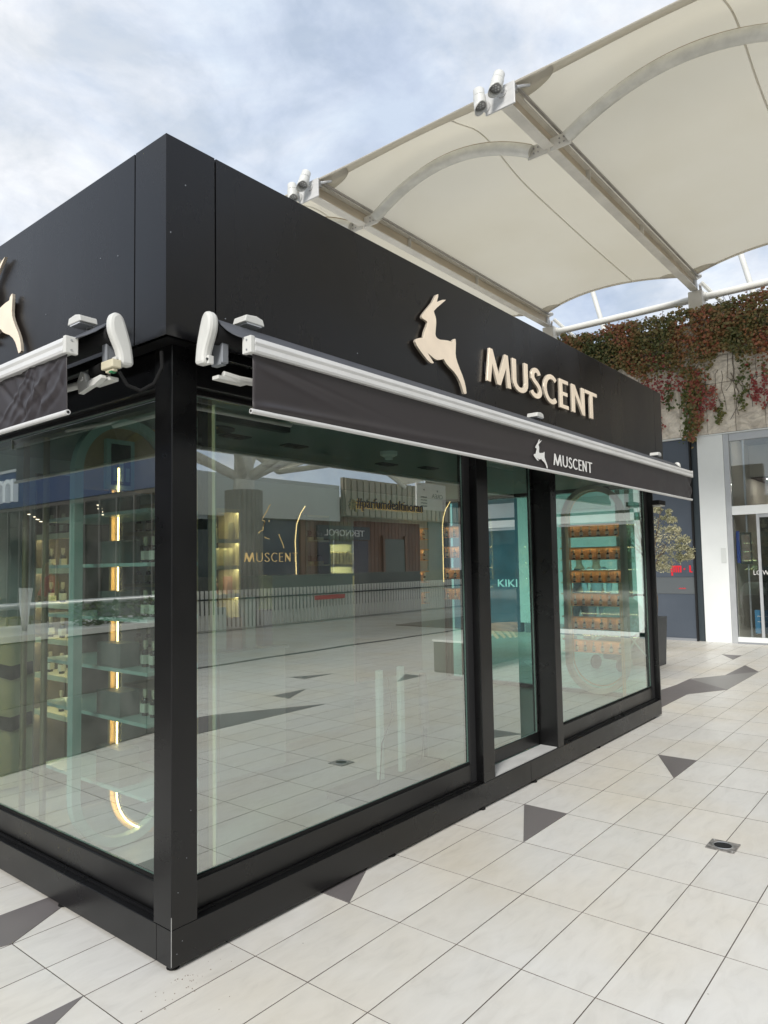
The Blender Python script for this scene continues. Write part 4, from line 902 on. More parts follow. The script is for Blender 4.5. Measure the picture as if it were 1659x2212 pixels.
for (y, z0, z1, n_, kind) in ((2.12, 5.3, 4.05, 60, 2), (1.60, 5.4, 3.90, 260, 3), (1.50, 5.4, 3.88, 300, 1), (1.42, 5.3, 4.05, 180, 1), (1.35, 5.2, 4.3, 90, 2), (1.28, 5.0, 4.5, 40, 2), (1.12, 4.9, 4.42, 70, 2), (1.00, 4.6, 4.15, 55, 3), (.62, 5.0, 4.35, 60, 3), (.38, 5.0, 4.45, 70, 2), (1.93, 5.1, 4.55, 60, 3), (2.4, 5.3, 4.7, 40, 2), (.2, 5.1, 4.3, 50, 2)):
    ys = [y+.05*math.sin(q*2.1+y*9) for q in range(7)]; zs = [z0+(z1-z0)*q/6 for q in range(7)]
    stems.tube([(WX-.075, a, b) for a, b in zip(ys, zs)], .006, 5)
    tgt = {1: P1, 2: P2, 3: P3}[kind]
    for k in range(n_):
        q = rnd.random()**.7*6; i = min(5, int(q)); f = q-i
        tgt.append((WX-.09-rnd.random()*.07, ys[i]*(1-f)+ys[i+1]*f+rnd.gauss(0, .045), zs[i]*(1-f)+zs[i+1]*f+rnd.gauss(0, .03), -1, -.2, .2))
for k in range(16):
    y = rnd.uniform(-.2, 2.8); z = rnd.uniform(5.0, 5.5); pts = [(WX-.06, y, z)]
    for q in range(6): y += rnd.gauss(0, .05); z -= rnd.uniform(.06, .2); pts.append((WX-.06, y, z))
    stems.tube(pts, .0045, 4)
for k in range(26):      # sprigs on the skyline
    y = rnd.uniform(-2, 5); z = 6.42; hh = rnd.uniform(.06, .2)
    stems.tube([(WX-.05, y, z-.1), (WX-.05, y+rnd.uniform(-.1, .1), z+hh)], .004, 4)
    for q in range(5): P1.append((WX-.05, y+rnd.gauss(0, .03), z+hh*q/5, -.6, 0, .6))
for nm, pp, mt, sz in (('foliage', P1, ivy_m, .066), ('red_foliage', P2, ivy_red, .062), ('green_foliage', P3, ivy_green, .062)):
    o_ = leaf_cloud(nm, pp, mt, sz, 5, IV); o_['kind'] = 'stuff'
o_ = stems.build('stems', bark, IV); o_['kind'] = 'stuff'

# ------------------------------------------------------------------ olive tree in a tall pot
OT = thing('olive_tree', 'silvery olive tree behind the far end of the kiosk', 'tree', (9.3, 1.15, .7))
rnd = random.Random(11)
m = MB(); m.tube([(9.3, 1.22, .68), (9.32, 1.2, 1.0), (9.28, 1.23, 1.3), (9.3, 1.2, 1.62)], [.05, .042, .036, .03], 10)
tips = []
for k in range(16):
    a = rnd.uniform(0, 6.28); r_ = rnd.uniform(.18, .46); z = rnd.uniform(1.65, 2.42); p0 = (9.3, 1.2, rnd.uniform(1.35, 1.65)); p2 = (9.3+r_*math.cos(a), 1.2+r_*math.sin(a), z)
    p1 = tuple((p0[i]+p2[i])/2+rnd.uniform(-.05, .05) for i in range(3)); m.tube([p0, p1, p2], [.016, .010, .005], 6); tips += [p1, p2]
m.build('trunk', bark, OT, True)
pts = []
cl = [(9.3, 1.02, 1.82, .25), (9.25, .82, 1.74, .15), (9.4, 1.1, 1.58, .2), (9.3, .88, 2.0, .10), (9.3, .90, 2.16, .07), (9.3, .93, 2.28, .055), (9.3, 1.28, 2.15, .2), (9.3, 1.35, 1.8, .3), (9.25, .74, 1.84, .10), (9.3, 1.12, 1.98, .2), (9.2, 1.5, 2.1, .2), (9.3, 1.12, 2.36, .09), (9.3, 1.04, 1.5, .13), (9.35, .70, 1.66, .09), (9.3, .79, 1.6, .08), (9.3, 1.02, 2.22, .05)]
for k in range(7000):
    cx_, cy_, cz_, r_ = cl[rnd.randrange(len(cl))]; d_ = Vector((rnd.gauss(0, 1), rnd.gauss(0, 1), rnd.gauss(0, 1))).normalized()*r_*(rnd.random()**.5*1.05+max(0, rnd.gauss(0, .10)))
    gx_, gy_, gz_ = cx_+d_.x, cy_+d_.y, cz_+d_.z
    if math.sin(gx_*41)+math.sin(gy_*47+1)+math.sin(gz_*43+2) < -.55+rnd.uniform(-.4, .2): continue
    pts.append((gx_, gy_, gz_, d_.x*3, d_.y*3, d_.z*3+.2))
leaf_cloud('crown', pts, olive_m, .042, 9, OT, .2, .36)
pot = thing('planter', 'tall dark square planter standing against the far end of the kiosk', 'planter', (9.3, 1.25, 0))
prof = [(-.22, -.22), (.22, -.22), (.22, .22), (-.22, .22)]
m = MB().add([(9.3+a*.86, 1.32+b*.86, .0) for a, b in prof]+[(9.3+a, 1.32+b, .72) for a, b in prof]+[(9.3+a*.86, 1.32+b*.86, .72) for a, b in prof]+[(9.3+a*.86, 1.32+b*.86, .66) for a, b in prof],
    [(3, 2, 1, 0)]+[(i, (i+1) % 4, (i+1) % 4+4, i+4) for i in range(4)]+[(i+4, (i+1) % 4+4, (i+1) % 4+8, i+8) for i in range(4)]+[(i+8, (i+1) % 4+8, (i+1) % 4+12, i+12) for i in range(4)]+[(12, 13, 14, 15)])
m.build('pot', mat('anthracite_pot', (.05, .055, .06), .5, noise=(4, .15, 4)), pot, False, .006)
MB().box(9.12, 9.48, 1.14, 1.50, .665, .69).build('soil', mat('soil', (.06, .045, .035), 1, noise=(20, .4, 5)), pot)

# ------------------------------------------------------------------ interior furniture and goods
ORD = ['first', 'second', 'third', 'fourth', 'fifth', 'sixth', 'seventh', 'eighth']
def bottle_proto():
    t = thing('perfume_bottle', 'x', 'bottle', (0, 0, 0), 'dark perfume bottles on the shelves')
    local(MB().tube([(0, 0, 0), (0, 0, .055), (0, 0, .062), (0, 0, .066)], [.0165, .0165, .013, .007], 12).build('body', bottle_d, t, True))
    local(MB().box(-.0172, .0172, -.0172, .0172, .012, .046).build('label', bottle_l, t))
    local(MB().tube([(0, 0, .066), (0, 0, .074), (0, 0, .0741), (0, 0, .1)], [.007, .007, .0115, .0115], 12).build('cap', mat('champagne_cap', (.55, .50, .38), .3, .6), t))
    return t
bp_ = bottle_proto(); b_used = [False]
def bottle(x, y, z, label, s=1):
    if not b_used[0]: o_ = bp_; b_used[0] = True; o_.location = (x, y, z); o_['label'] = label
    else: o_ = copy_tree(bp_, (x, y, z), random.uniform(-.3, .3), label)
    o_.scale = (s, s, s*1.25); return o_
# shelf tower behind the left window
TS = thing('shelf_tower', 'open shelf tower with dark bottles behind the left side window', 'shelf', (.6, 1.9, .17))
zs = [1.80, 1.585, 1.37, 1.15, .93, .70]
names = ['top', 'second', 'third', 'fourth', 'fifth', 'lowest']
for z in zs:
    MB().box(.46, .72, 1.66, 2.15, z-.022, z).build('shelf_board', cream_fr, TS, False, .002)
    MB().box(.46, .466, 1.66, 2.15, z-.034, z-.0221).build('added_lip', cream_fr, TS); MB().box(.475, .485, 1.67, 2.14, z-.030, z-.0225).build('shelf_fill_light', mat('soft_fill_led', (1, .9, .65), .4, emit=((1, .78, .45), 24)), TS)  # strip added to brighten the interior, lip added to hide it
MB().box(.725, .745, 1.62, 2.18, .18, 2.2).build('back_panel', mat('shelf_back', (.13, .14, .13), .5, noise=(3, .2, 4)), TS)
for y in (1.640, 2.155): MB().box(.46, .724, y, y+.018, .18, 2.2).build('side_panel', mat('shelf_side', (.16, .14, .12), .5), TS)
for q, z in enumerate(zs):
    for k in range(3):
        if q == 5 and k == 2: continue
        bottle(.52, 1.77+.15*k, z, 'dark bottle, %s from the right on the %s board of the left shelf tower' % (ORD[k], names[q]), 1.0)
MB().box(.49, .53, 2.02, 2.12, 1.372, 1.41).build('gift_box', cream_box); tag(bpy.data.objects['gift_box'], 'small cream box at the left end of the third board of the shelf tower', 'box')
DT = thing('shelf_tower', 'second shelf tower with dark cartons deeper inside, right of the lit strip', 'shelf', (1.1, 1.85, .17))
for z in (2.0, 1.82, 1.62, 1.47, 1.25, 1.05, .8): MB().box(1.0, 1.22, 1.60, 2.02, z-.02, z).build('shelf_board', cream_fr, DT, False, .002)
MB().box(1.225, 1.24, 1.58, 2.04, .18, 2.2).build('back_panel', mint, DT)
for q, z in enumerate((1.82, 1.47, 1.05)):
    for k in range(3): bottle(1.05, 1.68+.12*k, z, 'dark bottle, %s from the right on the %s board of the deeper shelf tower' % (ORD[k], ('upper', 'middle', 'lower')[q]), 1.05)
for q, z in enumerate((1.62, 1.25)): tag(MB().box(1.03, 1.15, 1.64, 1.98, z+.001, z+.11).build('carton', MATS['shelf_back'], None, False, .003), 'wide dark carton on the %s part of the deeper shelf tower' % ('upper', 'lower')[q], 'box')
# teal glass shelf niche beside it, with its lit gold hoop
NS = thing('glass_niche', 'rounded teal glass display niche close to the black corner post', 'display', (.5, 1.2, .17))
def hoop(x, cy, hw, z0, z1, tw, td, mt, par, name, n=20, swap=False):
    zc0, zc1 = z0+hw, z1-hw; path = []
    for k in range(n+1): a = math.pi+math.pi*k/n; path.append((cy+hw*math.cos(a), zc0+hw*math.sin(a)))
    for k in range(n+1): a = math.pi*k/n; path.append((cy+hw*math.cos(a), zc1+hw*math.sin(a)))
    m_ = MB(); vs = []; N_ = len(path)
    for i in range(N_):
        p = Vector(path[i]); a_ = Vector(path[(i+1) % N_])-Vector(path[i-1]); nn = Vector((a_.y, -a_.x)).normalized()
        for w_, xx in ((-tw/2, x), (tw/2, x), (tw/2, x+td), (-tw/2, x+td)): q = p+nn*w_; vs.append((xx, q.x, q.y))
    m_.add(vs, [(i*4+q, i*4+(q+1) % 4, ((i+1) % N_)*4+(q+1) % 4, ((i+1) % N_)*4+q) for i in range(N_) for q in range(4)])
    if swap: m_.v = [(b, a, c) for a, b, c in m_.v]
    return m_.build(name, mt, par, False)
hoop(.93, .37, .27, .19, 2.34, .045, .05, mint, NS, 'hoop_frame', swap=True)
MB().tube([(.325, .95, 2.10), (.325, .95, 1.2), (.325, .95, .44)]+[(.56-.235*math.cos(R(a)), .95, .435-.235*math.sin(R(a))) for a in range(8, 73, 8)], .0045, 8).build('lit_hoop', gold_led, NS)
hoop(.975, .575, .255, .19, 2.32, .04, .02, gold, NS, 'gold_hoop', swap=True)
MB().prism([(.135, 1.98), (.605, 1.98)]+[(.37+.235*math.cos(R(a)), 2.09+.235*math.sin(R(a))) for a in range(0, 181, 12)], lambda a, b, d: (a, d, b), .985, 1.0).build('arch_panel', sand, NS)
MB().box(.26, .42, .955, .984, 1.985, 2.25).build('niche_frame', mint, NS); MB().box(.285, .395, .95, .9545, 2.01, 2.225).build('niche_opening', int_dark, NS)
for q in range(3): MB().box(.295+.035*q, .315+.035*q, .944, .9495, 2.03, 2.10+.03*(q % 2)).build('niche_carton', mint, NS)
for z in (1.86, 1.60, 1.33, 1.08, .84, .50):
    MB().box(.24, .595, .55, 1.60, z-.018, z).build('glass_shelf', mint, NS, False, .002)
for z, h_ in ((1.86, .10), (1.60, .115), (1.33, .13), (1.08, .12), (.84, .12), (.50, .18)):
    MB().box(.25, .36, .80, 1.02, z+.001, z+h_).build('display_tray', MATS['shelf_back'], NS, False, .003)
for q, (z, nn_) in enumerate(((1.60, 'second'), (1.33, 'third'), (1.08, 'fourth'), (.84, 'fifth'))):
    for k in range(3): bottle(.36, .60+.075*k, z, 'dark bottle, %s from the corner post on the %s shelf of the teal niche' % (ORD[k], nn_), 1.05)
MB().tube([(.41, .30, FZ), (.405, .30, 1.25), (.405, .30, 2.35)], .011, 10).build('lit_pole', warm_tube, NS)
MB().box(.43, .437, .28, .33, FZ, 2.35).build('glass_edge', mint, NS)
MB().box(.36, .39, .28, .32, FZ, 2.35).build('bronze_edge', MATS['bronze_trim'], NS)
MP = thing('curved_mirror_panel', 'pale yellow panel with wavy dark cutouts at the left edge of the side window', 'panel', (.5, 2.42, FZ))
MB().box(.20, .66, 2.40, 2.43, FZ, 1.27).build('panel', mat('pale_yellow_panel', (.52, .50, .33), .4), MP)
for z0 in (.95, .62): MB().prism([(.2, z0), (.3, z0+.04), (.42, z0), (.55, z0+.02), (.66, z0-.01), (.66, z0-.09), (.55, z0-.06), (.42, z0-.09), (.3, z0-.04), (.2, z0-.08)], lambda a, b, d: (a, d, b), 2.39, 2.3995).build('wavy_band', int_dark, MP)
# brass-coloured poles standing close to the left window
for x, y, lb in ((.17, 1.42, 'slim bronze pole inside the left window, right of the shelf tower'), (.17, 1.66, 'slim bronze pole inside the left window, nearest the picture edge')):
    t = thing('slim_pole', lb, 'pole', (x, y, FZ-.01), 'slim poles inside the left window')
    local(MB().tube([(0, 0, 0), (0, 0, 2.17)], .017, 12).build('pole', MATS['bronze_trim'], t)); local(MB().tube([(0, 0, 0), (0, 0, .006), (0, 0, .012)], [.05, .045, .014], 16).build('foot', alu, t))
# big screen on a floor stand, back towards the window
TV = thing('display_screen', 'large dark screen on a two legged floor stand facing into the kiosk', 'screen', (2.25, .5, FZ))
MB().box(1.70, 2.36, .49, .53, .84, 1.85).build('panel', screen_m, TV, False, .004)
MB().box(1.71, 2.35, .531, .536, .85, 1.84).build('screen_face', mat('screen_glass', (.01, .01, .012), .1), TV)
for x in (1.86, 2.08): MB().box(x-.022, x+.022, .455, .486, FZ+.05, .90).build('leg', mat('pale_leg', (.62, .66, .63), .35), TV, False, .003)
MB().box(1.50, 2.45, .34, .60, FZ-.008, FZ+.05).build('base', int_dark, TV, False, .004)
MB().tube([(1.96, .48, .84), (1.97, .45, .6), (1.84, .44, .45), (1.80, .42, .32), (1.74, .38, .24), (1.66, .36, .235)], .004, 6).build('cable', rubber, TV)
ST = thing('floor_stand', 'thin dark floor stand with a cable beside the big screen', 'stand', (2.47, .56, FZ))
MB().tube([(2.47, .56, FZ), (2.47, .56, .42)], .014, 8).build('lower_pole', int_dark, ST); MB().tube([(2.47, .56, .42), (2.46, .56, .62), (2.45, .56, .80)], [.036, .034, .028], 10).build('upper_pole', mat('lilac_grey', (.16, .15, .18), .4), ST, True)
MB().tube([(2.47, .56, FZ-.008), (2.47, .56, FZ+.01)], [.16, .14], 20).build('foot', int_dark, ST)
MB().tube([(2.44, .55, .43), (2.36, .50, .34), (2.30, .47, .26), (2.22, .44, .24)], .0035, 6).build('cable', rubber, ST)
# white plinth with goods
PL = thing('plinth_table', 'tall white plinth with boxes on it behind the large window', 'plinth', (1.62, 1.6, FZ))
MB().box(1.33, 1.92, 1.40, 1.85, FZ-.008, .98).build('body', white_int, PL, False, .004); MB().box(1.31, 1.94, 1.38, 1.87, .9805, 1.0).build('top', white_int, PL, False, .003)
for k, (x, h_, m_, lb) in enumerate(((1.36, .30, white_int, 'tall white carton at the left of the white plinth'), (1.50, .22, pink_box, 'pink carton in the middle of the white plinth'), (1.62, .36, white_int, 'tallest pale carton on the white plinth'), (1.78, .26, mat('lilac_carton', (.42, .36, .48), .5), 'lilac carton at the right of the white plinth'))):
    tag(MB().box(x, x+.09, 1.48, 1.56, 1.0005, 1.0+h_).build('carton', m_, None, False, .002), lb, 'box', 'cartons on the white plinth')
# cream shelf column
CS = thing('narrow_shelf', 'narrow cream shelf column with boxes seen beside the fluted column reflection', 'shelf', (1.85, 2.1, FZ))
MB().box(1.70, 1.718, 1.98, 2.25, FZ-.008, 2.03).build('side_panel', cream_fr, CS); MB().box(1.975, 1.993, 1.98, 2.25, FZ-.008, 2.03).build('side_panel', cream_fr, CS)
MB().box(1.7185, 1.9745, 2.24, 2.25, FZ, 2.03).build('back_panel', mat('umber_back', (.16, .12, .09), .6), CS)
for z in (2.03, 1.79, 1.585, 1.365): MB().box(1.7185, 1.9745, 1.98, 2.239, z-.016, z).build('shelf_board', cream_fr, CS); MB().box(1.7186, 1.9744, 1.98, 1.984, z-.030, z-.0161).build('added_lip', cream_fr, CS); MB().box(1.72, 1.973, 1.99, 2.0, z-.021, z-.0165).build('shelf_fill_light', MATS['soft_fill_led'], CS)  # added fill strips under the boards, each behind an added lip
def carton(x, y, z, w_, d_, h_, m_, lb, grp=None, mark=False):
    o_ = MB().box(x, x+w_, y, y+d_, z+.0005, z+h_).build('carton', [m_, int_dark], None, False, .0015)
    tag(o_, lb, 'box', grp); return o_
g_ = 'cartons on the narrow cream shelf'
carton(1.90, 2.02, 1.79, .055, .05, .135, cream_box, 'cream carton on the upper board of the narrow shelf', g_)
carton(1.885, 2.02, 1.365, .055, .05, .135, pink_box, 'pink carton on the lowest board of the narrow shelf', g_)
for k, x in enumerate((1.735, 1.775, 1.85, 1.91)): carton(x, 2.02, 1.585, .034, .05, .135, cream_box, 'slim cream carton, %s from the left on the middle board of the narrow shelf' % ORD[k], g_)
for z, m_, lb in ((1.79, cream_box, 'pale flask shaped bottle on the upper board of the narrow shelf'), (1.365, pink_box, 'pink flask shaped bottle on the lowest board of the narrow shelf')):
    t = thing('ring_flask', lb, 'bottle', (1.78, 2.04, z), 'flasks on the narrow cream shelf')
    local(MB().tube([(0, 0, 0), (0, 0, .04), (0, 0, .085), (0, 0, .09)], [.028, .024, .026, .012], 14).build('body', m_, t, True))
    local(MB().tube([(.018*math.cos(a*math.pi/8), 0, .112+.018*math.sin(a*math.pi/8)) for a in range(17)], .006, 6, cap=False).build('ring_stopper', cream_fr, t, True))
# reception counter
RC = thing('counter', 'mint lacquered counter behind the white plinth', 'counter', (2.7, 1.95, FZ))
MB().box(2.16, 3.12, 1.80, 2.15, FZ-.008, 1.48).build('body', mint, RC, False, .004); MB().box(2.14, 3.14, 1.78, 2.17, 1.4805, 1.50).build('top', mint, RC, False, .002)
# wall shelves on the back wall
WS = thing('wall_shelf', 'dark framed wall shelf with pots and cartons', 'shelf', (3.3, 2.45, 1.4))
for x in (3.12, 3.438): MB().box(x, x+.014, 2.38, 2.52, 1.30, 2.06).build('side_panel', mint, WS)
for z in (2.06, 1.82, 1.585, 1.36): MB().box(3.1345, 3.4375, 2.38, 2.52, z-.014, z).build('shelf_board', cream_fr, WS)
for q, z in enumerate((1.82, 1.585)):
    for k in range(2):
        t = thing('cream_pot', 'small dark pot, %s on the %s board of the dark wall shelf' % (('left', 'right')[k], ('upper', 'lower')[q]), 'pot', (3.19+.14*k, 2.42, z), 'pots on the dark wall shelf')
        local(MB().box(-.035, .035, -.03, .03, .0005, .03).build('stand', cream_box, t)); local(MB().tube([(0, 0, .03), (0, 0, .075), (0, 0, .09)], [.03, .03, .02], 12).build('jar', mat('smoke_jar', (.08, .10, .09), .2), t, True))
YS = thing('wall_shelf', 'lit cream wall shelf filled with yellow cartons', 'shelf', (3.65, 2.45, 1.4))
MB().box(3.453, 3.90, 2.50, 2.52, .6, 2.02).build('back_panel', mat('pale_back', (.50, .54, .44), .5), YS)
for z in (1.81, 1.585, 1.36): MB().box(3.453, 3.90, 2.38, 2.499, z-.014, z).build('shelf_board', cream_fr, YS); MB().box(3.453, 3.90, 2.38, 2.384, z-.028, z-.0141).build('added_lip', cream_fr, YS); MB().box(3.46, 3.89, 2.39, 2.40, z-.02, z-.0145).build('shelf_fill_light', MATS['soft_fill_led'], YS)  # strips added to brighten the cartons; the lips only hide them
for q, z in enumerate((1.81, 1.585, 1.36)):
    for k in range(8): carton(3.465+.052*k, 2.41, z, .042, .05, random.uniform(.10, .125), cream_box, 'slim yellow carton, %s from the left on the %s board of the lit wall shelf' % (ORD[k], ('top', 'middle', 'bottom')[q]), 'yellow cartons on the lit wall shelf')
gold_arch = mat('gold_light_line', (.8, .6, .3), .4, emit=((1, .62, .26), 2.0))
def led_arch(pts, lb):
    t = thing('lit_arch', lb, 'lamp', pts[0], 'thin gold light arches'); MB().tube(pts, .0045, 6).build('light_line', gold_arch, t)
led_arch([(2.81, 2.2, 1.50), (2.80, 2.2, 1.80), (2.82, 2.2, 1.95), (2.87, 2.2, 2.05), (2.93, 2.2, 2.12)], 'thin gold light line behind the mint counter')
led_arch([(5.15, 2.2, 1.36), (5.15, 2.2, 2.0), (5.17, 2.2, 2.1), (5.22, 2.2, 2.2), (5.32, 2.2, 2.3)], 'thin gold light line beside the copper boards at the far end')
# copper boards with bottles: back corner and glazed far end
def copper_row(name, ax, x, a0, a1, z, n, lb, row):
    t = thing('copper_board', lb, 'shelf', (x, a0, z) if ax == 'x' else (a0, x, z), 'copper bottle boards')
    w_ = (a1-a0)/n
    for k in range(n):
        b0, b1 = a0+w_*k+.001, a0+w_*(k+1)-.001
        if ax == 'x': MB().box(x, x+.018, b0, b1, z, z+.125).box(x-.06, x, b0, b1, z, z+.008).build('block', copper, t)
        else: MB().box(b0, b1, x, x+.018, z, z+.125).box(b0, b1, x-.06, x, z, z+.008).build('block', copper, t)
        c = (b0+b1)/2
        if k == 0: (MB().box(x-.056, x-.050, a0, a1, z+.128, z+.131) if ax == 'x' else MB().box(a0, a1, x-.056, x-.050, z+.128, z+.131)).build('board_fill_light', mat('board_fill_led', (1, .9, .7), .4, emit=((1, .8, .5), 11)), t); (MB().box(x-.063, x-.059, a0, a1, z+.120, z+.134) if ax == 'x' else MB().box(a0, a1, x-.063, x-.059, z+.120, z+.134)).build('added_lip', copper, t)  # strip added to light the copper, lip added to hide its line
        bottle(*( (x-.03, c, z+.0085) if ax == 'x' else (c, x-.03, z+.0085)), '%s bottle from the %s on the %s' % (ORD[k], 'right' if ax == 'x' else 'left', row), .80)
    return t
rn = ['top', 'second', 'third', 'fourth', 'fifth', 'lowest']
for q, z in enumerate((1.825, 1.585, 1.345, 1.105, .865, .625)):
    copper_row('r', 'x', 5.52, .25, .90, z, 7, '%s copper board of bottles in front of the glazed far end' % rn[q], '%s copper board of the far end' % rn[q])
for q, z in enumerate((1.85, 1.61, 1.36, 1.12)):
    copper_row('c', 'y', 2.40, 4.76, 5.06, z, 3, '%s short copper board on the back wall near the far corner' % rn[q], '%s short copper board of the back wall' % rn[q])
    copper_row('d', 'x', 5.45, 2.06, 2.38, z+.03, 3, '%s short copper board beside the back corner of the far end' % rn[q], '%s short board at the back corner' % rn[q])
HP = thing('cream_hoop', 'large cream hoop display at the far end of the kiosk', 'display', (5.38, .5, .2))
hoop(5.36, .50, .31, .25, 2.33, .045, .08, mat('dull_cream', (.42, .39, .31), .5), HP, 'hoop_frame')
hoop(5.445, .50, .28, .30, 2.30, .012, .012, gold, HP, 'gold_edge')
for x, y, lb in ((5.2, .15, 'thin gold pole nearest the end window'), (5.1, .13, 'thin gold pole second from the end window')): tag(MB().tube([(x, y, FZ), (x, y, 1.35)], .008, 8).build('gold_pole', gold), lb, 'pole', 'thin gold poles by the end window')

# ------------------------------------------------------------------ plaza opposite: what the door side glass mirrors
RL = thing('railing', 'long light slat railing across the plaza mirrored in the large window', 'railing', (12, -11.85, 0))
slm = bpy.data.meshes.new('slat'); _m = MB().box(-.032, .032, -.02, .02, 0, .97); slm.from_pydata(_m.v, [], _m.f); slm.materials.append(mat('pale_slat', (.82, .80, .74), .5))
x = 3.0
while x < 27:
    o_ = bpy.data.objects.new('slat', slm); S.collection.objects.link(o_); o_.parent = RL; o_.matrix_parent_inverse = Matrix.Translation(-RL.location); o_.location = (x, -11.85, .03); x += .135
MB().box(2.9, 27, -11.825, -11.80, .76, .80).build('rail', int_dark, RL); MB().box(2.9, 27, -11.90, -11.80, .01, .05).build('bottom_rail', mat('pale_rail', (.5, .48, .43), .5), RL)
MB().box(12.9, 14.2, -11.79, -11.78, .62, .74).build('banner', red_p, RL)
def column(x, y, r_, h_, lb):
    t = thing('fluted_column', lb, 'column', (x, y, 0)); n = 72
    ring = [(r_*(1-(.06 if k % 3 == 0 else 0))*math.cos(2*math.pi*k/n), r_*(1-(.06 if k % 3 == 0 else 0))*math.sin(2*math.pi*k/n)) for k in range(n)]
    local(MB().prism(ring, lambda a, b, d: (a, b, d), 0, h_).build('shaft', col_m, t)); local(MB().tube([(0, 0, h_), (0, 0, h_+1.6)], [.30, .24], 16).build('neck', galv, t, True))
    for k in range(6):
        a = k*math.pi/3+.3; local(MB().tube([(0, 0, h_+.3), (1.2*math.cos(a), 1.2*math.sin(a), h_+.85), (2.9*math.cos(a), 2.9*math.sin(a), h_+1.5)], [.13, .11, .09], 10).build('branch', galv, t, True))
    return t
column(11.25, -12.9, .53, 3.7, 'grey fluted column with steel branches standing behind the slat railing')
column(20.5, -9.5, .42, 3.9, 'farther fluted column at the right of the mirrored plaza')
PB = thing('planter_bench', 'square concrete planter block with a curved teak slat bench', 'bench', (7.6, -3.4, 0))
MB().box(6.95, 9.1, -3.50, -2.98, 0, .44).build('block', conc_d, PB, False, .01); MB().box(6.94, 9.11, -3.51, -2.97, .441, .475).build('top_slab', mat('pale_slab', (.66, .65, .61), .5), PB, False, .004)
for k in range(15):
    x = 8.05+.085*k; o1 = .18*math.sin(k*.42)
    pr = [(-3.6, .48), (-3.2+o1*.3, .50), (-2.95+o1, .46), (-2.86+o1, .36), (-2.90+o1, .34), (-3.0+o1, .42), (-3.3, .45), (-3.6, .44)]
    MB().prism([(a, b+.06) for a, b in pr], lambda a, b, d: (d, a, b), x, x+.035).build('slat', wood, PB, False, .003)
# mirrored buildings
OB = thing('shop_row', 'low shop row opposite with brown timber wall, dark shopfronts and pale upper band', 'building', (18, -24, 0))
def ob(n_, x0, x1, z0, z1, m_, y=-24, d=.3): return MB().box(x0, x1, y-d, y, z0, z1).build(n_, m_, OB)
ob('wall', -6, 60, 0, 5.4, conc_d, -24.3, 1)
ob('shopfront', 8.4, 15.2, .2, 3.3, mat('brown_front', (.10, .045, .03), .5)); ob('pale_wall', 8.0, 18.4, 3.32, 4.6, mat('pale_blue_wall', (.42, .48, .50), .5))
ob('shopfront', 17.5, 19.8, .2, 3.8, mat('green_dark', (.02, .035, .035), .4)); ob('pier', 19.9, 21.1, .1, 3.9, mat('warm_pier', (.30, .28, .24), .6)); ob('shopfront', 21.2, 24.2, .2, 3.9, mat('navy_front', (.02, .035, .07), .35))
ob('timber_wall', 24.3, 35.5, .1, 5.0, wood_d, -24.02); 
for k in range(34): ob('timber_board', 24.35+.33*k, 24.35+.33*k+.30, .12, 4.98, wood_d, -23.99, .028)
ob('shopfront', 25.5, 29.6, .2, 2.95, mat('purple_dark', (.035, .028, .05), .4), -23.9, .08); ob('sign_board', 25.4, 29.7, 3.0, 3.75, mat('grey_blue_sign', (.05, .06, .065), .5), -23.85, .1)
text_mesh('shop_sign', 'TEKNOPOL', lambda a, b, d: (29.2-a, -23.84+d, 3.18+b), .36, 3.3, .02, print_w, OB)
for x in (26.6, 28.2): ob('mullion', x, x+.06, .2, 2.95, alu, -23.85, .06)
ob('door', 31.1, 33.0, .1, 3.1, mat('olive_door', (.11, .12, .10), .5), -23.9, .1); ob('door_frame', 30.9, 31.08, .1, 3.3, wood_d, -23.85, .14); ob('door_frame', 33.02, 33.2, .1, 3.3, wood_d, -23.85, .14)
ob('shopfront', 35.7, 38, .1, 4.4, navy_d); ob('pale_wall', 38.2, 60, 0, 5, white_wall)
ob('pale_wall', 13.0, 26.8, 3.95, 5.9, mat('pale_wall2', (.50, .53, .51), .6), -23.5, .1)
for k in range(50): ob('band_slat', 27+.5*k, 27.4+.5*k, 4.3+.0*k, 6.3, mat('beige_band', (.27, .235, .175), .6, rnd=.1), -23.2, .1)
ob('band_back', 26.9, 52, 4.25, 6.35, mat('beige_band_back', (.20, .17, .13), .6), -23.31, .2)
ob('parapet', 9, 36, .0, 1.25, mat('grey_green_parapet', (.09, .095, .085), .6), -17.0, .2)
HB_ = thing('apartment_block', 'white apartment block with balconies rising behind the shop row', 'building', (12, -40, 0))
MB().box(-4, 16.5, -44, -38, 0, 11).build('wall', white_wall, HB_)
for r_ in range(3):
    for k in range(9):
        x = -3.4+2.2*k; z = 4.3+2.2*r_; w2 = MB().box(x, x+1.5, -37.99, -37.9, z, z+1.5).build('window', mat('window_dark', (.06, .08, .09), .3), HB_)
        MB().box(x-.1, x+1.6, -37.9, -37.3, z-.15, z-.02).build('balcony', white_wall, HB_)
MB().box(24, 50, -50, -44, 0, 7.5).build('side_wing', mat('grey_wing', (.5, .52, .52), .6), HB_)
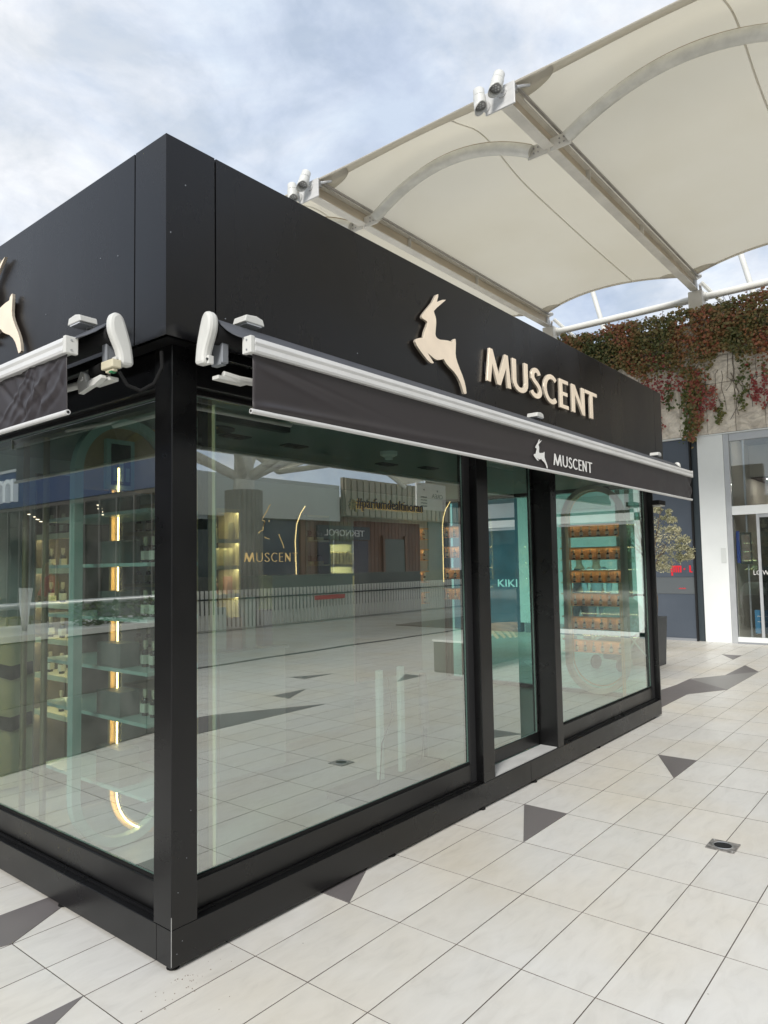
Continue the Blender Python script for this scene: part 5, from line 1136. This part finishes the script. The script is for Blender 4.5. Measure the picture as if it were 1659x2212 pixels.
# second canopy over that side
C2 = thing('far_canopy', 'second stretched canopy with arched ribs over the far side of the plaza', 'canopy', (14, -12, 6))
def c2(u, v, x0, x1): return (x0+(x1-x0)*u, -10.5-11*v, 6.0+1.7*math.sin(math.pi*u)*(1-.25*v)+.3*math.sin(math.pi*v))
for x0, x1 in ((-9, 1.1), (1.15, 11.2), (11.25, 20.5), (20.55, 30)):
    m = MB(); m.add([c2(i/24, j/14, x0, x1) for i in range(25) for j in range(15)], [(i*15+j, i*15+j+1, (i+1)*15+j+1, (i+1)*15+j) for i in range(24) for j in range(14)]); m.build('fabric_membrane', fm, C2, True)
    for v in (0, .5, 1): MB().tube([(p[0], p[1], p[2]-.12) for p in [c2(i/24, v, x0, x1) for i in range(25)]], .10, 10).build('rib', galv, C2, True)
    MB().tube([(x0, -10.5, 5.9), (x0, -21.5, 5.9)], .12, 10).build('beam', galv, C2, True)
DS = thing('direction_sign', 'white double sided direction board hung near the second canopy', 'sign', (10.4, -5.9, 2.95))
MB().box(9.85, 10.92, -5.92, -5.88, 2.68, 3.22).build('board', white_al, DS, False, .004)
text_mesh('sign_text', 'CREA', lambda a, b, d: (10.80-a*1, -5.879+d, 2.93+b), .085, .42, .002, int_dark, DS)
for x in (10.6, 10.1): MB().tube([(x, -5.9, 3.22), (x, -5.9, 5.3)], .008, 6).build('hanger', alu, DS); MB().prism([(x-.03, 3.10), (x+.03, 3.10), (x, 3.05)], lambda a, b, d: (a, d, b), -5.8795, -5.877).build('arrow', int_dark, DS)
for k in range(4): MB().box(9.98, 10.2, -5.8795, -5.877, 2.74+.06*k, 2.765+.06*k).build('sign_line', int_dark, DS)
# ------------------------------------------------------------------ left side: what the side window mirrors
d0 = Vector((-.61, 3.32, 0)); dd_ = Vector((-1.52, .31, 0)).normalized(); nn_ = Vector((-dd_.y, dd_.x, 0))*-1
GW = thing('planter_wall', 'dark granite planter wall with white coping mirrored in the left window', 'wall', (-.61, 3.32, 0))
GW.rotation_euler = (0, 0, math.atan2(dd_.y, dd_.x))
k = 0; x = -3.0
while x < 11:
    for r_ in range(2): local(MB().box(x+.003, x+.897, -.0, -.06, .01+.50*r_, .505+.50*r_).build('granite_panel', stone_gr, GW, False, .003))
    x += .9
local(MB().box(-3, 11, -.9, -.0605, 0, 1.0).build('core', conc_d, GW)); local(MB().box(-3.02, 11.02, -.95, .02, 1.012, 1.065).build('coping', mat('grey_coping', (.34, .34, .32), .6, noise=(3, .25, 6)), GW, False, .004))
local(MB().tube([(-3, -.45, 1.27), (11, -.45, 1.27)], .028, 12).build('handrail', mat('dull_rail', (.32, .32, .32), .45, .3), GW, True))
for x in range(-3, 12, 2): local(MB().tube([(x+.5, -.45, 1.066), (x+.5, -.45, 1.27)], .015, 8).build('rail_post', alu, GW))
rnd = random.Random(4); pts = []
for k in range(2600):
    x = rnd.uniform(.9, 7); c_ = d0+dd_*x; q = nn_*(-rnd.uniform(-.2, .5)); z = 1.05+rnd.random()**1.5*.22; pts.append((c_.x+0*q.x, c_.y+.35+rnd.uniform(-.25, .25), z, 0, 0, 1))
HG = thing('hedge', 'low clipped hedge on the granite planter wall', 'hedge', (-3, 4, 1.05)); o_ = leaf_cloud('foliage', pts, grass_m, .06, 3, HG); o_['kind'] = 'stuff'
FX = -5.9
SF = thing('store_front', 'store with a blue band, white letter and barred windows mirrored in the left window', 'building', (FX, 14, 0))
def sf(n_, y0, y1, z0, z1, m_, x=FX, d=.2): return MB().box(x-d, x, y0, y1, z0, z1).build(n_, m_, SF)
sf('wall', 4, 30, 3.0, 5.6, mat('grey_upper', (.10, .11, .105), .7, noise=(.6, .15, 4)), FX-.05, .4)
sf('blue_band', 6.5, 24, 3.12, 3.98, blue_s, FX, .1); sf('band_top', 6.5, 24, 3.985, 4.05, white_al, FX+.02, .1)
text_mesh('shop_sign', 'm', lambda a, b, d: (FX+.005+d, 15.1+a, 3.25+b), .55, .95, .12, mat('white_letter', (.75, .78, .78), .4, emit=((.9, .95, 1), .15)), SF)
# arched sandy opening with a framed window over the band
ar = [(9.1, 4.051)]+[(10.6+1.5*math.cos(R(a)), 4.6+1.2*math.sin(R(a))) for a in range(180, -1, -12)][::1]+[(12.1, 4.051)]
MB().prism([(9.1, 4.051), (12.1, 4.051)]+[(10.6+1.5*math.cos(R(a)), 4.6+1.2*math.sin(R(a))) for a in range(0, 181, 12)], lambda a, b, d: (d, a, b), FX-.04, FX+.01).build('sandy_arch', sand, SF)
MB().prism(ribbon([(10.6+1.62*math.cos(R(a)), 4.6+1.32*math.sin(R(a))) for a in range(0, 181, 10)], .16), lambda a, b, d: (d, a, b), FX-.04, FX+.05).build('arch_trim', mint, SF)
sf('window_frame', 10.05, 11.0, 4.06, 4.85, mint, FX+.05, .05); sf('window', 10.2, 10.85, 4.15, 4.78, int_dark, FX+.06, .02)
for y in (10.3, 10.5, 10.7): sf('window_bar', y, y+.04, 4.15, 4.6, frame_g, FX+.08, .02)
shop_in = mat('store_inside', (.06, .052, .042), .7, noise=(.8, .5, 4))
sf('inside_wall', 4, 30, 0, 3.1, shop_in, FX-3, .2); MB().box(FX-3, FX, 4, 30, 3.02, 3.1).build('store_ceiling', mat('store_ceiling', (.12, .10, .08), .7), SF)
for k in range(14): MB().tube([(FX-.6-.5*(k % 4), 9+.85*k, 3.018), (FX-.6-.5*(k % 4), 9+.85*k, 3.0)], .05, 10).build('downlight', mat('store_downlight', (1, .9, .75), .4, emit=((1, .85, .6), 5)), SF)
for k in range(16):
    y = 8.2+.62*k; sf('mullion', y, y+.045, .0, 3.02, mat('bronze_mullion', (.14, .12, .10), .4), FX, .05)
for k in range(8): y = 8.3+1.24*k; sf('store_pane', y, y+1.15, .9, 3.0, glass_t, FX-.02, .008)
sf('stall_riser', 8.2, 13.5, 0, .9, stone_gr, FX-.01, .08); sf('dark_panel', 9.0, 11.0, 1.0, 1.9, int_dark, FX-.4, .1)
m = MB()
for k in range(11):       # white rods fanning out of a planter
    a = -.35+.07*k; m.tube([(0, a*.35, 0), (.02, a*.75, .55), (0, a*1.0, 1.0)], .010, 5)
ROD = thing('rod_basket', 'fan of thin white rods standing on the planter wall', 'basket', (-.98, 3.72, 1.066)); ROD.scale = (.36, .36, .36); local(m.build('rods', white_al, ROD)); local(MB().tube([(0, .3*math.cos(a/6*math.pi), .62+.02*math.sin(a)) for a in range(7)], .007, 5).build('hoop', white_al, ROD))
# unseen building added behind the camera to darken the fascia's reflections
BK = thing('added_rear_building', 'plain beige building added unseen behind the viewer to darken the fascia reflections', 'building', (-20, -10, 0))
MB().box(-24, -20, -30, 3, 0, 7).build('wall', mat('beige_wall', (.40, .37, .32), .7), BK)
for k in range(9):
    y = -29+3.4*k; MB().box(-20.0, -19.95, y, y+2.6, .2, 3.0).build('window', mat('window_dark2', (.08, .09, .09), .25), BK)

NB = thing('end_building', 'long pale building closing the plaza beyond the kiosk back', 'building', (4, 34, 0))
MB().box(-30, 12, 34, 40, 0, 7).build('wall', MATS['beige_wall'], NB); MB().box(-30.2, 12.2, 33.8, 40, 7.001, 7.3).build('parapet', white_wall, NB)
for k in range(13):
    x = -29+3.1*k; MB().box(x, x+2.4, 33.93, 33.999, .2, 3.1).build('window', MATS['window_dark2'], NB); MB().box(x+.3, x+2.1, 33.93, 33.999, 4.2, 5.9).build('window', MATS['window_dark2'], NB)
# ------------------------------------------------------------------ people and stroller
def skin_mesh(name, verts, edges, radii, m_, par, sub=2):
    me = bpy.data.meshes.new(name); me.from_pydata(verts, edges, []); me.materials.append(m_); o_ = bpy.data.objects.new(name, me); S.collection.objects.link(o_); o_.parent = par
    sm = o_.modifiers.new('skin', 'SKIN'); sm.use_smooth_shade = True
    for i, r_ in enumerate(radii):
        sv = me.skin_vertices[0].data[i]; sv.radius = r_ if isinstance(r_, tuple) else (r_, r_); sv.use_root = (i == 0)
    ss = o_.modifiers.new('sub', 'SUBSURF'); ss.levels = sub; ss.render_levels = sub; return o_
def person(loc, rz, lb, top_m, leg_m, shoe_m, stride=.12, hair_m=hair, arms=(.05, .12), h=1.0):
    t = thing('person', lb, 'person', loc, None, rz); t.scale = (h, h, h)
    # facing +x locally
    V = [(0, 0, .96), (0, 0, 1.12), (.0, 0, 1.30), (0, 0, 1.42), (.01, 0, 1.50), (.02, 0, 1.57), (.02, 0, 1.66), (.015, 0, 1.72)]
    r_ = [(.14, .11), (.13, .10), (.15, .11), (.12, .08), (.055, .055), (.075, .065), (.095, .078), (.06, .055)]
    E_ = [(i, i+1) for i in range(7)]
    def add(v, r, par_): V.append(v); r_.append(r); E_.append((par_, len(V)-1)); return len(V)-1
    for s_ in (-1, 1):
        st = stride*s_; hp = add((0, .09*s_, .90), .085, 0); kn = add((st*.5+.02, .10*s_, .50), .058, hp); an = add((st-.02, .10*s_, .09), .042, kn); add((st+.12, .11*s_, .04), .034, an)
        sh = add((0, .17*s_, 1.41), .055, 3); el = add((-.03-arms[0]*0, .23*s_, 1.14), .043, sh); wr = add((arms[1], .20*s_, .93), .032, el); pm = add((arms[1]+.04, .19*s_, .86), .026, wr)
        for f_ in range(4): add((arms[1]+.06+.006*f_, (.19+.018*(f_-1.5))*s_, .79+.006*abs(f_-1.5)), .009, pm)
        add((arms[1]+.085, .17*s_, .84), .010, pm)
    skin_mesh('body', V, E_, r_, skin, t)
    # coat with sleeves
    V2 = [(0, 0, .90), (0, 0, 1.12), (0, 0, 1.30), (0, 0, 1.43)]; r2 = [(.165, .13), (.155, .125), (.175, .13), (.12, .09)]; E2 = [(0, 1), (1, 2), (2, 3)]
    for s_ in (-1, 1):
        b_ = len(V2); V2 += [(0, .175*s_, 1.41), (-.03, .235*s_, 1.14), (arms[1]-.01, .205*s_, .96)]; r2 += [.075, .06, .05]; E2 += [(3, b_), (b_, b_+1), (b_+1, b_+2)]
    skin_mesh('coat', V2, E2, r2, top_m, t)
    V3 = [(0, 0, .97)]; r3 = [(.15, .12)]; E3 = []
    for s_ in (-1, 1):
        b_ = len(V3); st = stride*s_; V3 += [(0, .09*s_, .88), (st*.5+.02, .10*s_, .50), (st-.02, .10*s_, .11)]; r3 += [.10, .075, .062]; E3 += [(0, b_), (b_, b_+1), (b_+1, b_+2)]
    skin_mesh('trousers', V3, E3, r3, leg_m, t)
    for s_ in (-1, 1):
        st = stride*s_; c_ = MB().tube([(st-.07, .105*s_, .035), (st, .105*s_, .045), (st+.12, .11*s_, .035), (st+.17, .112*s_, .028)], [.034, .048, .042, .02], 10); o_ = c_.build('shoe', shoe_m, None, True); o_.parent = t
    hm = MB(); n = 12; vs = []
    for i in range(7):
        a = i/6*1.75
        for k in range(n):
            b_ = 2*math.pi*k/n; vs.append((.005-.012+.098*math.sin(a)*math.cos(b_)*.98, .086*math.sin(a)*math.sin(b_), 1.655+.105*math.cos(a)+(.035 if math.cos(b_) > .3 and i > 3 else 0)))
    hm.add(vs, [(i*n+k, i*n+(k+1) % n, (i+1)*n+(k+1) % n, (i+1)*n+k) for i in range(6) for k in range(n)]); o_ = hm.build('hair', hair_m, None, True); o_.parent = t
    f_ = MB().tube([(.105, 0, 1.655), (.128, 0, 1.625), (.112, 0, 1.615)], [.008, .013, .010], 8); o_ = f_.build('nose', skin, None, True); o_.parent = t
    for s_ in (-1, 1):
        o_ = MB().tube([(.098, .034*s_, 1.652), (.108, .034*s_, 1.652)], .010, 8).build('eye', int_dark, None); o_.parent = t
        o_ = MB().tube([(.02, .083*s_, 1.62), (.012, .092*s_, 1.64), (.02, .085*s_, 1.665)], .010, 6).build('ear', skin, None); o_.parent = t
    o_ = MB().tube([(.100, -.022, 1.585), (.108, 0, 1.582), (.100, .022, 1.585)], .006, 6).build('mouth', mat('lips', (.35, .14, .12), .5), None); o_.parent = t
    return t
jk = mat('dark_jacket', (.03, .035, .045), .7); jn = mat('dark_jeans', (.025, .04, .065), .8); sh_ = mat('shoe', (.05, .05, .05), .5); gh = mat('grey_hair', (.35, .34, .33), .7)
person((12.15, 3.62, 0), R(100), 'person with grey hair in a dark jacket and jeans walking outside beyond the kiosk', jk, jn, sh_, .16, gh)
person((11.6, 3.05, 0), R(205), 'person in a pale blue top with a grey vest walking towards the kiosk', mat('pale_blue_top', (.35, .45, .52), .7), mat('grey_jeans', (.14, .17, .21), .8), sh_, .12, hair)
person((FX+.9, 15.6, 0), R(-60), 'person in a white shirt in front of the mirrored blue band store', mat('white_shirt', (.75, .78, .78), .7), mat('brown_trousers', (.16, .09, .06), .8), sh_, .05, hair)
person((FX-.4, 14.3, .02), R(-10), 'person in a red top standing inside the mirrored store', mat('red_top', (.60, .05, .08), .7), jn, sh_, .05, mat('fair_hair', (.5, .36, .2), .7))
SR = thing('stroller', 'pushchair with a sage hood and a flowery white cloth beyond the kiosk end window', 'stroller', (8.75, 1.50, 0), None, R(160))
m = MB(); n = 20; vs = []
for i in range(9):
    a = i/8*math.pi/2
    for k in range(n): b_ = 2*math.pi*k/n; vs.append((-.02+.33*math.cos(a)*math.cos(b_), .27*math.cos(a)*math.sin(b_), .74+.32*math.sin(a)))
m.add(vs, [(i*n+k, i*n+(k+1) % n, (i+1)*n+(k+1) % n, (i+1)*n+k) for i in range(8) for k in range(n)]); o_ = local(m.build('hood', mat('sage_hood', (.52, .66, .57), .7), SR, True))
m = MB(); m.prism([(-.22, .78), (.18, .80), (.30, .60), (.24, .46), (-.05, .52), (-.2, .60)], lambda a, b, d: (a, d, b), -.255, .255); local(m.build('cloth', mat('flowery_cloth', (.85, .83, .85), .8, noise=(30, .45, 3)), SR, False, .02))
m = MB(); m.prism([(-.2, .59), (.25, .45), (.40, .40), (.42, .33), (-.1, .30), (-.24, .42)], lambda a, b, d: (a, d, b), -.20, .20); local(m.build('seat', mat('dark_seat', (.03, .035, .04), .8), SR, False, .02))
m = MB(); m.box(-.2, .25, -.17, .17, .14, .24); local(m.build('basket', mat('basket_teal', (.03, .08, .10), .8), SR, False, .02))
for s_ in (-1, 1): local(MB().tube([(-.42, .23*s_, 1.02), (-.25, .235*s_, .70), (.32, .23*s_, .12)], .012, 8).tube([(.10, .235*s_, .46), (-.28, .235*s_, .12)], .012, 8).build('frame', alu, SR))
local(MB().tube([(-.42, -.23, 1.02), (-.46, -.12, 1.05), (-.46, .12, 1.05), (-.42, .23, 1.02)], .015, 8).build('handle', rubber, SR))
for x in (-.28, .32):
    for s_ in (-1, 1): local(MB().tube([(x, s_*.22, .10), (x, s_*.25, .10)], .10, 20).tube([(x, s_*.215, .10), (x, s_*.255, .10)], .05, 14).build('wheel', rubber, SR))
